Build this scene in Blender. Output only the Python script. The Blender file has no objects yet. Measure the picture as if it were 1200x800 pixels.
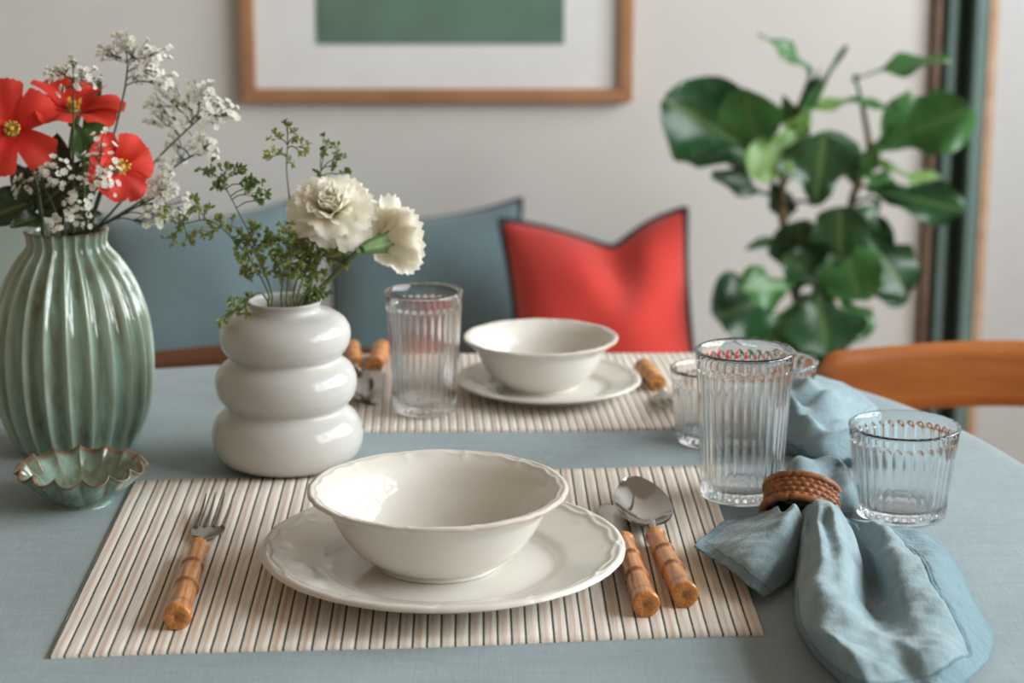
import bpy, math, random
from mathutils import Vector, Matrix
R = math.radians
C = bpy.context.scene.collection
sin, cos, pi = math.sin, math.cos, math.pi

# ------------------------------------------------------------------ camera
FPX, PITCH, CZ, TZ = 2400.0, R(13.8), 1.25, 0.75
CP, SP = cos(PITCH), sin(PITCH)
CAM = Vector((0, 0, CZ))
cd = bpy.data.cameras.new('camera'); cam = bpy.data.objects.new('camera', cd); C.objects.link(cam)
cam.location = CAM; cam.rotation_euler = (pi/2 - PITCH, 0, 0)
cd.sensor_width = 36; cd.lens = FPX/1200*36; cd.clip_start = .05
cd.dof.use_dof = True; cd.dof.focus_distance = 1.42; cd.dof.aperture_fstop = 6.3
bpy.context.scene.camera = cam

def ray(px, py):
    x, y = (px-600)/FPX, (400-py)/FPX
    return Vector((x, CP + y*SP, -SP + y*CP))
def P(px, py, z=TZ):            # point of the place at height z seen at a pixel
    d = ray(px, py); return CAM + d*((z-CZ)/d.z)
def PD(px, py, Y):              # point of the place at distance Y
    d = ray(px, py); return CAM + d*(Y/d.y)
def lerp(a, b, t): return a+(b-a)*t
def sstep(a, b, x):
    t = max(0, min(1, (x-a)/(b-a))); return t*t*(3-2*t)
def interp(pts, x):             # smooth (monotone-ish) curve through (x, value) pairs
    n = len(pts)
    if x <= pts[0][0]: return pts[0][1]
    if x >= pts[-1][0]: return pts[-1][1]
    for i in range(n-1):
        if pts[i][0] <= x <= pts[i+1][0]: break
    x0, y0 = pts[i]; x1, y1 = pts[i+1]; h = x1-x0
    def sl(k):
        if k == 0: return (pts[1][1]-pts[0][1])/(pts[1][0]-pts[0][0])
        if k == n-1: return (pts[-1][1]-pts[-2][1])/(pts[-1][0]-pts[-2][0])
        return (pts[k+1][1]-pts[k-1][1])/(pts[k+1][0]-pts[k-1][0])
    m0, m1 = sl(i)*h, sl(i+1)*h; t = (x-x0)/h
    return (2*t**3-3*t*t+1)*y0+(t**3-2*t*t+t)*m0+(-2*t**3+3*t*t)*y1+(t**3-t*t)*m1
def cr(p0, p1, p2, p3, t):
    return 0.5*((2*p1)+(p2-p0)*t+(2*p0-5*p1+4*p2-p3)*t*t+(3*p1-p0-3*p2+p3)*t**3)
def spline(pts, n):             # points along a Catmull-Rom curve
    pts = [Vector(p) for p in pts]; q = [2*pts[0]-pts[1]]+pts+[2*pts[-1]-pts[-2]]; out = []
    m = len(pts)-1
    for k in range(n+1):
        s = k/n*m; i = min(int(s), m-1); out.append(cr(q[i], q[i+1], q[i+2], q[i+3], s-i))
    return out

# ------------------------------------------------------------------ materials
def lin(c): return tuple(((v/255)/12.92 if v/255 <= .04045 else ((v/255+.055)/1.055)**2.4) for v in c)
class NT:
    def __init__(s, name):
        s.m = bpy.data.materials.new(name); s.m.use_nodes = True; s.t = s.m.node_tree; s.n = s.t.nodes
        s.b = s.n['Principled BSDF']; s.co = s.n.new('ShaderNodeTexCoord')
    def new(s, typ, **kw):
        o = s.n.new('ShaderNode'+typ)
        for k, v in kw.items(): setattr(o, k, v)
        return o
    def link(s, a, b): s.t.links.new(a, b)
    def inp(s, **kw):
        for k, v in kw.items():
            k = k.replace('_', ' ')
            if isinstance(v, tuple): v = (*v, 1) if len(v) == 3 else v
            s.b.inputs[k].default_value = v
        return s
    def mapping(s, scale=(1,1,1), rot=(0,0,0)):
        mp = s.new('Mapping'); mp.inputs['Scale'].default_value = scale; mp.inputs['Rotation'].default_value = rot
        s.link(s.co.outputs['Object'], mp.inputs[0]); return mp.outputs[0]
    def noise(s, scale, vec=None, detail=3, rough=.55):
        o = s.new('TexNoise'); o.inputs['Scale'].default_value = scale; o.inputs['Detail'].default_value = detail
        o.inputs['Roughness'].default_value = rough
        s.link(vec or s.co.outputs['Object'], o.inputs['Vector']); return o.outputs['Fac']
    def ramp(s, fac, stops):
        o = s.new('ValToRGB'); e = o.color_ramp.elements
        while len(e) < len(stops): e.new(.5)
        for k, (p, c) in enumerate(stops): e[k].position = p; e[k].color = (*lin(c), 1)
        s.link(fac, o.inputs[0]); return o.outputs[0]
    def math(s, op, a, b=None, c=None):
        o = s.new('Math', operation=op)
        for k, v in enumerate((a, b, c)):
            if v is None: continue
            if hasattr(v, 'links'): s.link(v, o.inputs[k])
            else: o.inputs[k].default_value = v
        return o.outputs[0]
    def mix(s, fac, a, b, mode='MIX'):
        o = s.new('Mix', data_type='RGBA', blend_type=mode)
        for sk, v in ((o.inputs[0], fac), (o.inputs[6], a), (o.inputs[7], b)):
            if hasattr(v, 'links'): s.link(v, sk)
            else: sk.default_value = v if not isinstance(v, tuple) else (*lin(v), 1)
        return o.outputs[2]
    def bump(s, h, strength=.3, dist=.001):
        o = s.new('Bump'); o.inputs['Strength'].default_value = strength; o.inputs['Distance'].default_value = dist
        s.link(h, o.inputs['Height']); s.link(o.outputs[0], s.b.inputs['Normal'])
    def attr(s, name): return s.new('Attribute', attribute_name=name).outputs['Fac']
    def col(s, c): s.link(c, s.b.inputs['Base Color'])

def plain(name, c, rough=.5, var=.06, scale=30, bump=0, bs=200, **kw):
    t = NT(name); t.inp(Roughness=rough, **kw)
    lo = tuple(max(0, v*(1-var)) for v in c); hi = tuple(min(255, v*(1+var)) for v in c)
    t.col(t.ramp(t.noise(scale), [(.3, lo), (.7, hi)]))
    if bump: t.bump(t.noise(bs), bump, .0008)
    return t.m
def linen(name, c, weave=1100, var=.05, big=6, bump=.35, sheen=.15, creases=0.0):
    t = NT(name); t.inp(Roughness=.92, Sheen_Weight=sheen, Specular_IOR_Level=.15)
    a = t.noise(1, t.mapping((weave, weave*.06, weave*.3)), 2); b = t.noise(1, t.mapping((weave*.06, weave, weave*.3)), 2)
    w = t.math('ADD', a, b); s = t.noise(big)
    w2 = t.math('ADD', t.math('MULTIPLY', w, .5), t.math('MULTIPLY', s, .6))
    t.col(t.ramp(w2, [(.55, tuple(v*(1-var) for v in c)), (1.05, tuple(min(255, v*(1+var)) for v in c))]))
    crease = t.noise(1, t.mapping((3.5, 16, 4), (0, 0, .25)), 3)
    t.bump(t.math('ADD', w, t.math('MULTIPLY', crease, creases)), bump, .0004); return t.m
def wood(name, dark, light, rough=.35, scale=(3, 30, 30), coat=.2):
    t = NT(name); t.inp(Roughness=rough, Coat_Weight=coat, Coat_Roughness=.2)
    n = t.noise(1, t.mapping(scale), 5, .6); t.col(t.ramp(n, [(.3, dark), (.7, light)])); t.bump(n, .05); return t.m

M = {}
M['wall'] = plain('wall_plaster', (214, 212, 209), .9, .015, 4, .15, 90)
M['floor'] = wood('floor_boards', (150, 120, 92), (186, 156, 124), .5, (2, 20, 20))
M['table_linen'] = linen('table_linen', (138, 153, 157), 1000, .06, 7, creases=14.0)
M['napkin_linen'] = linen('napkin_linen', (139, 163, 173), 1300, .09, 25, .4)
def _n():
    t = NT('napkin_hemmed'); t.inp(Roughness=.92, Sheen_Weight=.15, Specular_IOR_Level=.15)
    a = t.noise(1, t.mapping((1200, 80, 400)), 2); b = t.noise(1, t.mapping((80, 1200, 400)), 2)
    w = t.math('ADD', a, b); s = t.noise(45, None, 4)
    w2 = t.math('ADD', t.math('MULTIPLY', w, .4), t.math('MULTIPLY', s, .6))
    base = t.ramp(w2, [(.5, (116, 138, 145)), (.95, (147, 166, 171))])
    ed = t.attr('ed')
    def below(x, a, b):
        o = t.new('MapRange', interpolation_type='SMOOTHSTEP'); t.link(x, o.inputs[0]); o.inputs[1].default_value = a; o.inputs[2].default_value = b
        o.inputs[3].default_value = 1; o.inputs[4].default_value = 0; return o.outputs[0]
    hem = below(ed, .96, 1.0); seam = below(t.math('ABSOLUTE', t.math('SUBTRACT', ed, .96)), .03, .10)
    rim = below(ed, .04, .14)
    c = t.mix(t.math('MULTIPLY', hem, .6), base, (94, 124, 134)); c = t.mix(t.math('MULTIPLY', t.math('MAXIMUM', seam, t.math('MULTIPLY', rim, .7)), .55), c, (84, 116, 130))
    t.col(c)
    puck = t.math('MULTIPLY', t.math('MULTIPLY', t.noise(260, None, 3), hem), 1.6)
    cr_ = t.noise(70, None, 5, .65)
    h = t.math('ADD', t.math('MULTIPLY', w, .35), t.math('MULTIPLY', cr_, 1.9))
    h = t.math('ADD', h, puck); h = t.math('SUBTRACT', t.math('ADD', h, t.math('MULTIPLY', hem, .7)), t.math('MULTIPLY', seam, 1.2))
    t.bump(h, .6, .0015); return t.m
M['napkin'] = _n()
def _mat():
    t = NT('striped_weave'); t.inp(Roughness=.95, Specular_IOR_Level=.1)
    uv = t.new('UVMap'); sx = t.new('SeparateXYZ'); t.link(uv.outputs[0], sx.inputs[0])
    wob = t.math('MULTIPLY', t.math('SUBTRACT', t.noise(14), .5), .10)
    u = t.math('ADD', t.math('MULTIPLY', sx.outputs[0], 50.0), wob)
    f = t.math('FRACT', u); fl = t.math('FLOOR', u)
    wn = t.new('TexWhiteNoise', noise_dimensions='1D'); t.link(fl, wn.inputs['W'])
    streak = t.noise(1, t.mapping((900, 18, 900)), 3)
    cream = t.ramp(streak, [(.35, (220, 210, 198)), (.65, (240, 234, 224))])
    # a fawn thread bundle in the middle of most ribs
    d = t.math('ABSOLUTE', t.math('SUBTRACT', f, .55)); fawn = t.math('SUBTRACT', 1, t.math('MULTIPLY', d, 4.2))
    fawn = t.math('MAXIMUM', fawn, 0); fawn = t.math('MULTIPLY', fawn, t.math('ADD', .12, t.math('MULTIPLY', wn.outputs[0], .62)))
    c = t.mix(fawn, cream, (176, 140, 112))
    dk = t.new('MapRange', interpolation_type='SMOOTHSTEP')
    t.link(t.math('ABSOLUTE', t.math('SUBTRACT', f, 0.08)), dk.inputs[0]); dk.inputs[1].default_value = .045; dk.inputs[2].default_value = .125
    dk.inputs[3].default_value = 1; dk.inputs[4].default_value = 0
    spk = t.ramp(t.noise(1, t.mapping((500, 700, 500)), 2), [(.35, (58, 64, 62)), (.75, (124, 124, 114))])
    t.col(t.mix(dk.outputs[0], c, spk)); t.bump(streak, .4, .0006); return t.m
M['mat'] = _mat()
def ceramic(name, c, c2, rough=.13, scale=14, spec=.5):
    t = NT(name); t.inp(Roughness=rough, Specular_IOR_Level=spec)
    n = t.noise(scale, None, 4); t.col(t.ramp(n, [(.3, c), (.7, c2)])); t.bump(t.noise(60), .02, .001); return t.m
def _cream():
    t = NT('cream_glaze'); t.inp(Roughness=.09, Specular_IOR_Level=.24)
    n = t.noise(12, None, 4); base = t.ramp(n, [(.3, (210, 206, 197)), (.7, (219, 215, 207))])
    t.col(t.mix(t.math('MULTIPLY', t.attr('edge'), .75), base, (176, 146, 118))); return t.m
M['cream'] = _cream()
M['white_vase'] = ceramic('white_glaze', (180, 178, 173), (195, 193, 188), .12, 9, .28)
def _celadon(name):
    t = NT(name); t.inp(Roughness=.12, Coat_Weight=.4, Coat_Roughness=.06)
    n = t.noise(1, t.mapping((70, 70, 9)), 5, .6); n2 = t.noise(30, None, 4)
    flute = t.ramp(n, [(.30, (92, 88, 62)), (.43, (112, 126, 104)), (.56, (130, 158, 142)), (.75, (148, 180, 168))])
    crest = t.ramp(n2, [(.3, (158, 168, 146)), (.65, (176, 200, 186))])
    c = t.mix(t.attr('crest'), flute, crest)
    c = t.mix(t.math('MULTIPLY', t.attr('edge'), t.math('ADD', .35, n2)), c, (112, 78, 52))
    t.col(c); t.bump(n, .05, .001); return t.m
M['celadon'] = _celadon('celadon_glaze')
def _glass():
    t = NT('clear_glass'); t.inp(Roughness=0, IOR=1.46, Transmission_Weight=1.0, Base_Color=(.985, .99, .99)); return t.m
M['glass'] = _glass()
M['steel'] = plain('polished_steel', (176, 170, 164), .09, .03, 40, Metallic=1.0)
M['old_steel'] = plain('dull_steel', (170, 164, 156), .28, .05, 60, Metallic=1.0)
def _bamboo():
    t = NT('bamboo'); t.inp(Roughness=.3, Coat_Weight=.3, Coat_Roughness=.15)
    cv = t.new('CombineXYZ')
    for k, nm in enumerate(('gx', 'gy', 'gz')): t.link(t.attr(nm), cv.inputs[k])
    n = t.noise(4.5, cv.outputs[0], 4); base = t.ramp(n, [(.3, (158, 92, 36)), (.55, (196, 128, 60)), (.75, (220, 160, 94))])
    t.col(t.mix(t.attr('node'), base, (92, 42, 14))); t.bump(n, .15, .0006); return t.m
M['bamboo'] = _bamboo()
M['wicker'] = plain('wicker_cane', (132, 82, 46), .5, .25, 160, .4, 500)
M['chair'] = wood('chair_wood', (138, 76, 32), (178, 106, 52), .3, (6, 3, 60), .3)
M['chair_dark'] = wood('dark_chair_wood', (78, 46, 28), (104, 60, 36), .35, (6, 3, 60), .3)
M['table_wood'] = wood('table_wood', (120, 80, 50), (150, 104, 68))
M['frame_wood'] = wood('oak_frame', (150, 106, 72), (178, 130, 92), .55, (5, 40, 5), 0)
M['mount'] = plain('picture_mount', (226, 226, 226), .9, .01)
def _print():
    t = NT('green_print'); t.inp(Roughness=.85)
    t.col(t.ramp(t.noise(5, None, 5), [(.3, (84, 108, 88)), (.55, (100, 128, 110)), (.75, (112, 138, 124))])); return t.m
M['print'] = _print()
M['blue_velvet'] = linen('blue_velvet', (106, 129, 136), 500, .06, 5, .2, .3)
M['blue_velvet_light'] = linen('pale_blue_linen', (112, 134, 140), 500, .05, 5, .2, .3)
M['sage'] = linen('sage_linen', (126, 138, 128), 500, .05, 5, .2, .3)
M['red_linen'] = linen('red_linen', (205, 66, 58), 700, .06, 6, .25, .3)
M['navy'] = plain('navy_piping', (46, 56, 66), .8, .1, 200)
M['sofa'] = linen('sofa_linen', (150, 158, 158), 500, .05, 5, .2, .2)
M['green_paint'] = plain('green_paint', (62, 92, 80), .35, .05, 8)
M['green_grey_paint'] = plain('sage_grey_paint', (112, 138, 134), .4, .05, 8)
M['dark_green_paint'] = plain('dark_green_paint', (28, 48, 42), .4, .08, 8)
M['brown_trim'] = wood('brown_trim', (104, 82, 66), (134, 110, 92), .5)
M['tan_trim'] = wood('tan_trim', (184, 146, 114), (208, 176, 148), .5)
M['white_paint'] = plain('white_paint', (204, 205, 206), .5, .01)
M['terracotta'] = plain('terracotta', (150, 98, 72), .8, .08, 20)
M['soil'] = plain('soil', (60, 46, 36), 1, .2, 80, .8, 80)
M['bark'] = plain('bark', (96, 78, 58), .9, .2, 60, .5, 150)
def leafmat(name, c1, c2, rough=.35, trans=.12, vein=(120, 150, 90)):
    t = NT(name); t.inp(Roughness=rough, Specular_IOR_Level=.5, Subsurface_Weight=0)
    n = t.noise(18, None, 4); base = t.ramp(n, [(.3, c1), (.7, c2)])
    t.col(t.mix(t.math('MULTIPLY', t.attr('vein'), .5), base, vein)); t.bump(t.attr('vein'), .2, .002)
    if trans:
        tr = t.new('BsdfTranslucent'); t.link(t.mix(.0, base, base), tr.inputs[0])
        mx = t.new('MixShader'); mx.inputs[0].default_value = trans
        t.link(t.b.outputs[0], mx.inputs[1]); t.link(tr.outputs[0], mx.inputs[2]); t.link(mx.outputs[0], t.n['Material Output'].inputs[0])
    return t.m
M['fig_dark'] = leafmat('fig_leaf_dark', (24, 62, 34), (40, 84, 48), .3)
M['fig_mid'] = leafmat('fig_leaf_green', (48, 98, 50), (72, 124, 66), .32, .2)
M['fig_light'] = leafmat('fig_leaf_young', (104, 146, 72), (134, 172, 96), .35, .25)
M['dark_leaf'] = leafmat('dark_leaf', (26, 46, 28), (44, 70, 40), .4, .05)
M['sprig'] = leafmat('sprig_green', (112, 122, 50), (160, 164, 88), .5, .3)
M['sprig_dark'] = leafmat('sprig_dark_green', (78, 98, 48), (118, 136, 70), .5, .3)
M['stem'] = plain('green_stem', (84, 102, 54), .5, .15, 60)
M['stem_dark'] = plain('dark_stem', (62, 74, 44), .5, .15, 60)
def petal(name, c1, c2, trans=.3, rough=.6):
    t = NT(name); t.inp(Roughness=rough, Specular_IOR_Level=.2)
    base = t.ramp(t.math('ADD', t.math('MULTIPLY', t.noise(60), .4), t.math('MULTIPLY', t.attr('tip'), .6)), [(.2, c1), (.75, c2)]); t.col(base)
    tr = t.new('BsdfTranslucent'); t.link(base, tr.inputs[0]); mx = t.new('MixShader'); mx.inputs[0].default_value = trans
    t.link(t.b.outputs[0], mx.inputs[1]); t.link(tr.outputs[0], mx.inputs[2]); t.link(mx.outputs[0], t.n['Material Output'].inputs[0]); return t.m
M['red_petal'] = petal('red_petal', (196, 30, 24), (228, 72, 58), .3)
M['white_petal'] = petal('white_petal', (236, 228, 198), (248, 245, 234), .5)
M['floret'] = petal('floret_white', (240, 238, 224), (248, 247, 238), .5)
M['pollen'] = plain('pollen_yellow', (206, 170, 70), .8, .2, 300)
M['calyx'] = plain('calyx_green', (92, 124, 70), .5, .15, 80)

# ------------------------------------------------------------------ mesh building
class MB:
    def __init__(s): s.v, s.f, s.mi, s.uv, s.at = [], [], [], {}, {}
    def vert(s, p, **at):
        s.v.append(tuple(p)); i = len(s.v)-1
        for k, a in at.items(): s.at.setdefault(k, {})[i] = a
        return i
    def face(s, f, mi=0): s.f.append(tuple(f)); s.mi.append(mi)
    def grid(s, pts, closed=False, mi=0, at=None, uv=None):     # rows of points
        idx = []
        for i, row in enumerate(pts):
            r = []
            for j, p in enumerate(row):
                k = s.vert(p, **(at(i, j) if at else {})); r.append(k)
                if uv: s.uv[k] = uv(i, j)
            idx.append(r)
        for i in range(len(idx)-1):
            n = len(idx[i])
            for j in range(n if closed else n-1):
                j2 = (j+1) % n
                s.face((idx[i][j], idx[i][j2], idx[i+1][j2], idx[i+1][j]), mi)
        return idx
    def lathe(s, prof, n, c=(0,0,0), mod=None, at=None, mi=0, mat=None):
        rows = []; prof2 = prof
        c = Vector(c)
        for i, (r, z) in enumerate(prof2):
            row = []
            for j in range(n):
                th = 2*pi*j/n; rr, zz = (r, z) if mod is None else mod(i, r, z, th)
                p = Vector((rr*cos(th), rr*sin(th), zz)); row.append((mat @ p) if mat else c+p)
            rows.append(row)
        idx = s.grid(rows, True, mi, at=(lambda i, j: at(i, prof2[i][0], prof2[i][1], 2*pi*j/n)) if at else None)
        for k, rev in ((0, True), (-1, False)):
            ring = idx[k]
            if prof2[k][0] > 1e-6: s.face(ring[::-1] if rev else ring, mi)
        return idx
    def tube(s, pts, rad, n=8, mi=0, cap=True):
        pts = [Vector(p) for p in pts]; rows = []; m = len(pts)
        up = None
        for i, p in enumerate(pts):
            d = (pts[min(i+1, m-1)]-pts[max(i-1, 0)]).normalized()
            if up is None: up = d.orthogonal().normalized()
            up = (up-d*up.dot(d)).normalized(); sd = d.cross(up)
            r = rad(i/(m-1)) if callable(rad) else (rad[i] if isinstance(rad, (list, tuple)) else rad)
            rows.append([p+(up*cos(2*pi*k/n)+sd*sin(2*pi*k/n))*r for k in range(n)])
        idx = s.grid(rows, True, mi)
        if cap: s.face(idx[0][::-1], mi); s.face(idx[-1], mi)
        return idx
    def box(s, lo, hi, mi=0, mat=None):
        (a, b, c), (d, e, f) = lo, hi
        ps = [(a,b,c),(d,b,c),(d,e,c),(a,e,c),(a,b,f),(d,b,f),(d,e,f),(a,e,f)]
        k = [s.vert(mat @ Vector(p) if mat else p) for p in ps]
        for q in ((3,2,1,0),(4,5,6,7),(0,1,5,4),(1,2,6,5),(2,3,7,6),(3,0,4,7)): s.face([k[i] for i in q], mi)
    def build(s, name, mats, parent=None, base=None, smooth=True, sharp=40, bevel=0, subd=0, solid=0, soff=0):
        base = Vector(base) if base is not None else (parent.location.copy() if parent and parent.parent is None else Vector((0,0,0)))
        if parent is not None and parent.parent is not None: base = parent.parent.location.copy()+parent.location
        me = bpy.data.meshes.new(name)
        me.from_pydata([tuple(Vector(v)-base) for v in s.v], [], s.f); me.validate()
        for m in (mats if isinstance(mats, (list, tuple)) else [mats]): me.materials.append(m)
        if len(me.polygons) == len(s.mi): me.polygons.foreach_set('material_index', s.mi)
        if s.uv:
            u = me.uv_layers.new(name='UVMap')
            for l in me.loops: u.data[l.index].uv = s.uv.get(l.vertex_index, (0, 0))
        for k, d in s.at.items():
            a = me.attributes.new(k, 'FLOAT', 'POINT')
            for i, v in d.items(): a.data[i].value = v
        me.polygons.foreach_set('use_smooth', [smooth]*len(me.polygons))
        if smooth and sharp: me.set_sharp_from_angle(angle=R(sharp))
        me.update()
        o = bpy.data.objects.new(name, me); C.objects.link(o)
        if parent is not None: o.parent = parent
        else: o.location = base
        if solid: md = o.modifiers.new('s', 'SOLIDIFY'); md.thickness = solid; md.offset = soff
        if bevel: md = o.modifiers.new('b', 'BEVEL'); md.width = bevel; md.segments = 3; md.limit_method = 'ANGLE'
        if subd: md = o.modifiers.new('u', 'SUBSURF'); md.levels = subd; md.render_levels = subd
        return o
def tag(o, label=None, cat=None, group=None, kind=None):
    if label: o['label'] = label
    if cat: o['category'] = cat
    if group: o['group'] = group
    if kind: o['kind'] = kind
    return o
def empty(name, loc, label, cat, group=None):
    o = bpy.data.objects.new(name, None); o.empty_display_size = .02; o.location = loc; C.objects.link(o)
    return tag(o, label, cat, group)
def copy_tree(o, parent=None):
    c = o.copy(); C.objects.link(c); c.parent = parent
    for ch in list(o.children): copy_tree(ch, c)
    return c
def rngv(rnd): return Vector((rnd.uniform(-1,1), rnd.uniform(-1,1), rnd.uniform(-1,1)))
def frame_mat(origin, zdir, xhint=Vector((1,0,0))):
    z = Vector(zdir).normalized(); x = (Vector(xhint)-z*Vector(xhint).dot(z))
    if x.length < 1e-4: x = z.orthogonal()
    x.normalize(); y = z.cross(x)
    m = Matrix((x, y, z)).transposed().to_4x4(); m.translation = Vector(origin); return m

# ------------------------------------------------------------------ room
WY = 3.7                                       # the back wall
RX = 2.0                                      # the window wall on the right
def struct(o): o['kind'] = 'structure'; return o
m = MB(); m.box((-2.6, -1.2, -.05), (RX+.1, WY+.1, 0)); struct(m.build('floor', M['floor'], smooth=False))
xe = PD(1083, 200, WY).x
m = MB(); m.box((-2.6, WY, 0), (xe, WY+.12, 2.9)); struct(m.build('wall_back', M['wall'], smooth=False))
def vstrip(name, p0, p1, y0, y1, mat, z0=0, z1=2.9, label=None):
    a, b = PD(p0, 250, WY).x, PD(p1, 250, WY).x
    m = MB(); m.box((a, y0, z0), (b, y1, z1)); o = struct(m.build(name, mat, smooth=False, bevel=.002))
    return o
vstrip('trim_1', 1083, 1090, WY-.02, WY+.12, M['brown_trim'])
a, b = PD(1090, 250, WY).x, PD(1146, 250, WY).x
wf = MB(); wf.box((a, WY+.07, 0), (b, WY+.12, 2.9)); d1 = struct(wf.build('door_1', M['dark_green_paint'], smooth=False, base=(a, WY, 0)))
for (p0, p1, y0, mt) in ((1103, 1114, WY+.02, 'green_grey_paint'), (1116.5, 1127, WY+.05, 'green_paint'), (1130, 1145, WY-.01, 'green_grey_paint')):
    q = MB(); q.box((PD(p0, 250, WY).x, y0, 0), (PD(p1, 250, WY).x, WY+.069, 2.9)); q.build('moulding', M[mt], d1, smooth=False, bevel=.004)
vstrip('trim_2', 1146, 1157, WY-.01, WY+.12, M['tan_trim'])
a = PD(1157, 250, WY).x
m = MB(); m.box((a, WY-.005, 0), (RX+.1, WY+.12, 2.9)); struct(m.build('wall_end', M['white_paint'], smooth=False))
# right wall with a tall many-paned window
wy0, wy1, wz0, wz1 = -.1, 3.2, 1.0, 2.6
m = MB()
for lo, hi in (((RX, -1.2, 0), (RX+.12, wy0, 2.9)), ((RX, wy1, 0), (RX+.12, WY, 2.9)), ((RX, wy0, 0), (RX+.12, wy1, wz0)), ((RX, wy0, wz1), (RX+.12, wy1, 2.9))): m.box(lo, hi)
struct(m.build('wall_right', M['wall'], smooth=False))
m = MB()
for k in range(5):
    y = lerp(wy0, wy1, k/4); m.box((RX+.03, y-.06, wz0), (RX+.09, y+.06, wz1))
for z in (wz0+.03, lerp(wz0, wz1, .36), lerp(wz0, wz1, .68), wz1-.03): m.box((RX+.03, wy0, z-.045), (RX+.09, wy1, z+.045))
struct(m.build('window_1', M['white_paint'], smooth=False))

# ------------------------------------------------------------------ light
w = bpy.data.worlds.new('sky'); bpy.context.scene.world = w; w.use_nodes = True
w.node_tree.nodes['Background'].inputs[0].default_value = (1.0, .82, .62, 1); w.node_tree.nodes['Background'].inputs[1].default_value = .29
ld = bpy.data.lights.new('window_daylight', 'AREA'); ld.shape = 'RECTANGLE'; ld.size = 3.4; ld.size_y = 1.7; ld.energy = 252; ld.color = (.92, .97, 1.0)
lo = bpy.data.objects.new('window_daylight', ld); C.objects.link(lo)
lo.location = (RX+.3, (wy0+wy1)/2, (wz0+wz1)/2+.05); lo.rotation_euler = (Vector((-1, 0, -.25))).to_track_quat('-Z', 'Y').to_euler()
sc = bpy.context.scene
sc.view_settings.view_transform = 'Standard'; sc.view_settings.look = 'None'; sc.view_settings.exposure = .1; sc.view_settings.gamma = 1
sc.view_settings.use_curve_mapping = False
sc.cycles.use_denoising = True; sc.cycles.max_bounces = 14; sc.cycles.transmission_bounces = 12; sc.cycles.glossy_bounces = 6
sc.cycles.sample_clamp_indirect = 6

# ------------------------------------------------------------------ picture on the wall
def picture():
    x0, x1 = PD(285, 60, WY).x, PD(741, 60, WY).x; z0 = PD(512, 118, WY).z; z1 = z0+.62
    t = empty('framed_picture', ((x0+x1)/2, WY, z0), 'wide oak-framed print with a green panel hanging on the back wall', 'picture')
    fw, fd = .024, .03
    m = MB()
    for lo, hi in (((x0, WY-fd, z0), (x1, WY-.002, z0+fw)), ((x0, WY-fd, z1-fw), (x1, WY-.002, z1)), ((x0, WY-fd, z0+fw), (x0+fw, WY-.002, z1-fw)), ((x1-fw, WY-fd, z0+fw), (x1, WY-.002, z1-fw))): m.box(lo, hi)
    m.build('frame', M['frame_wood'], t, smooth=False, bevel=.003)
    m = MB(); m.box((x0+fw-.003, WY-.014, z0+fw-.003), (x1-fw+.003, WY-.006, z1-fw+.003)); m.build('mount', M['mount'], t, smooth=False)
    a, b, c = PD(371, 52, WY-.015).x, PD(661, 52, WY-.015).x, PD(500, 52, WY-.015).z
    m = MB(); m.box((a, WY-.0155, c), (b, WY-.0141, z1-.11)); m.build('print', M['print'], t, smooth=False)
picture()

# ------------------------------------------------------------------ sofa and cushions
SZ = .36
def sofa():
    t = empty('sofa', (-.35, 3.2, 0), 'low pale grey sofa against the back wall behind the table, mostly hidden', 'sofa')
    m = MB(); m.box((-1.5, 2.86, .10), (.31, 3.66, .22)); m.build('base', M['sofa'], t, smooth=False, bevel=.02)
    for x0, x1 in ((-1.5, -.60), (-.59, .31)):
        m = MB(); m.box((x0, 2.84, .22), (x1, 3.66, SZ)); m.build('seat_cushion', M['sofa'], t, bevel=.035, sharp=60)
    for x in (-1.42, .23):
        for y in (2.93, 3.58):
            m = MB(); m.lathe([(.016, 0), (.022, .10)], 14, (x, y, 0)); m.build('leg', M['chair_dark'], t)
sofa()
def cushion(name, label, corners, thick, mat, pipe=None, notch=None, corner_r=.0, group=None, pr=.006, bow=.05):
    BL, BR, TR, TL = [Vector(c) for c in corners]
    nrm = (BR-BL).cross(TL-BL).normalized()
    cen = (BL+BR)/2
    N = 36
    def edge(u, v):
        # pull the sides in between the corners, keep the corners as points
        uu = u + (0.5-u)*bow*2*(4*v*(1-v)); vv = v + (0.5-v)*bow*2*(4*u*(1-u))
        p = lerp(lerp(BL, BR, uu), lerp(TL, TR, uu), vv)
        if notch: 
            un, dp, wd = notch
            p = p + (BL-TL).normalized()*dp*math.exp(-abs((u-un)/(wd*(1.75 if u < un else 1.1)))**1.4)*sstep(.25, 1, v)
        return p
    def th(u, v):
        a = max(0, 1-abs(2*u-1)**2.6)*max(0, 1-abs(2*v-1)**2.6); r = thick*a**.55
        if notch:
            un, dp, wd = notch
            r *= 1-.72*math.exp(-((u-un-.1*(1-v))/(wd*.8))**2)*sstep(.45, 1, v)
        return r*(1+.05*sin(9*u+4*v)+.04*sin(13*v-6*u))
    t = None
    if pipe: t = empty(name, cen, label, 'cushion', group)
    m = MB(); k = [i/N for i in range(N+1)]
    front = [[edge(u, v)+nrm*th(u, v)*.5 for u in k] for v in k]
    back = [[edge(u, v)-nrm*th(u, v)*.5 for u in k] for v in k]
    m.grid(front); m.grid([r[::-1] for r in back])
    if pipe:
        o = m.build('cover', mat, t)
        loop = [edge(u, 0) for u in k]+[edge(1, v) for v in k[1:]]+[edge(u, 1) for u in k[::-1][1:]]+[edge(0, v) for v in k[::-1][1:]]
        q = MB(); q.tube(loop, pr, 8); q.build('piping', pipe, t)
    else:
        o = m.build(name, mat, base=cen); tag(o, label, 'cushion', group)
    return o
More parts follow.
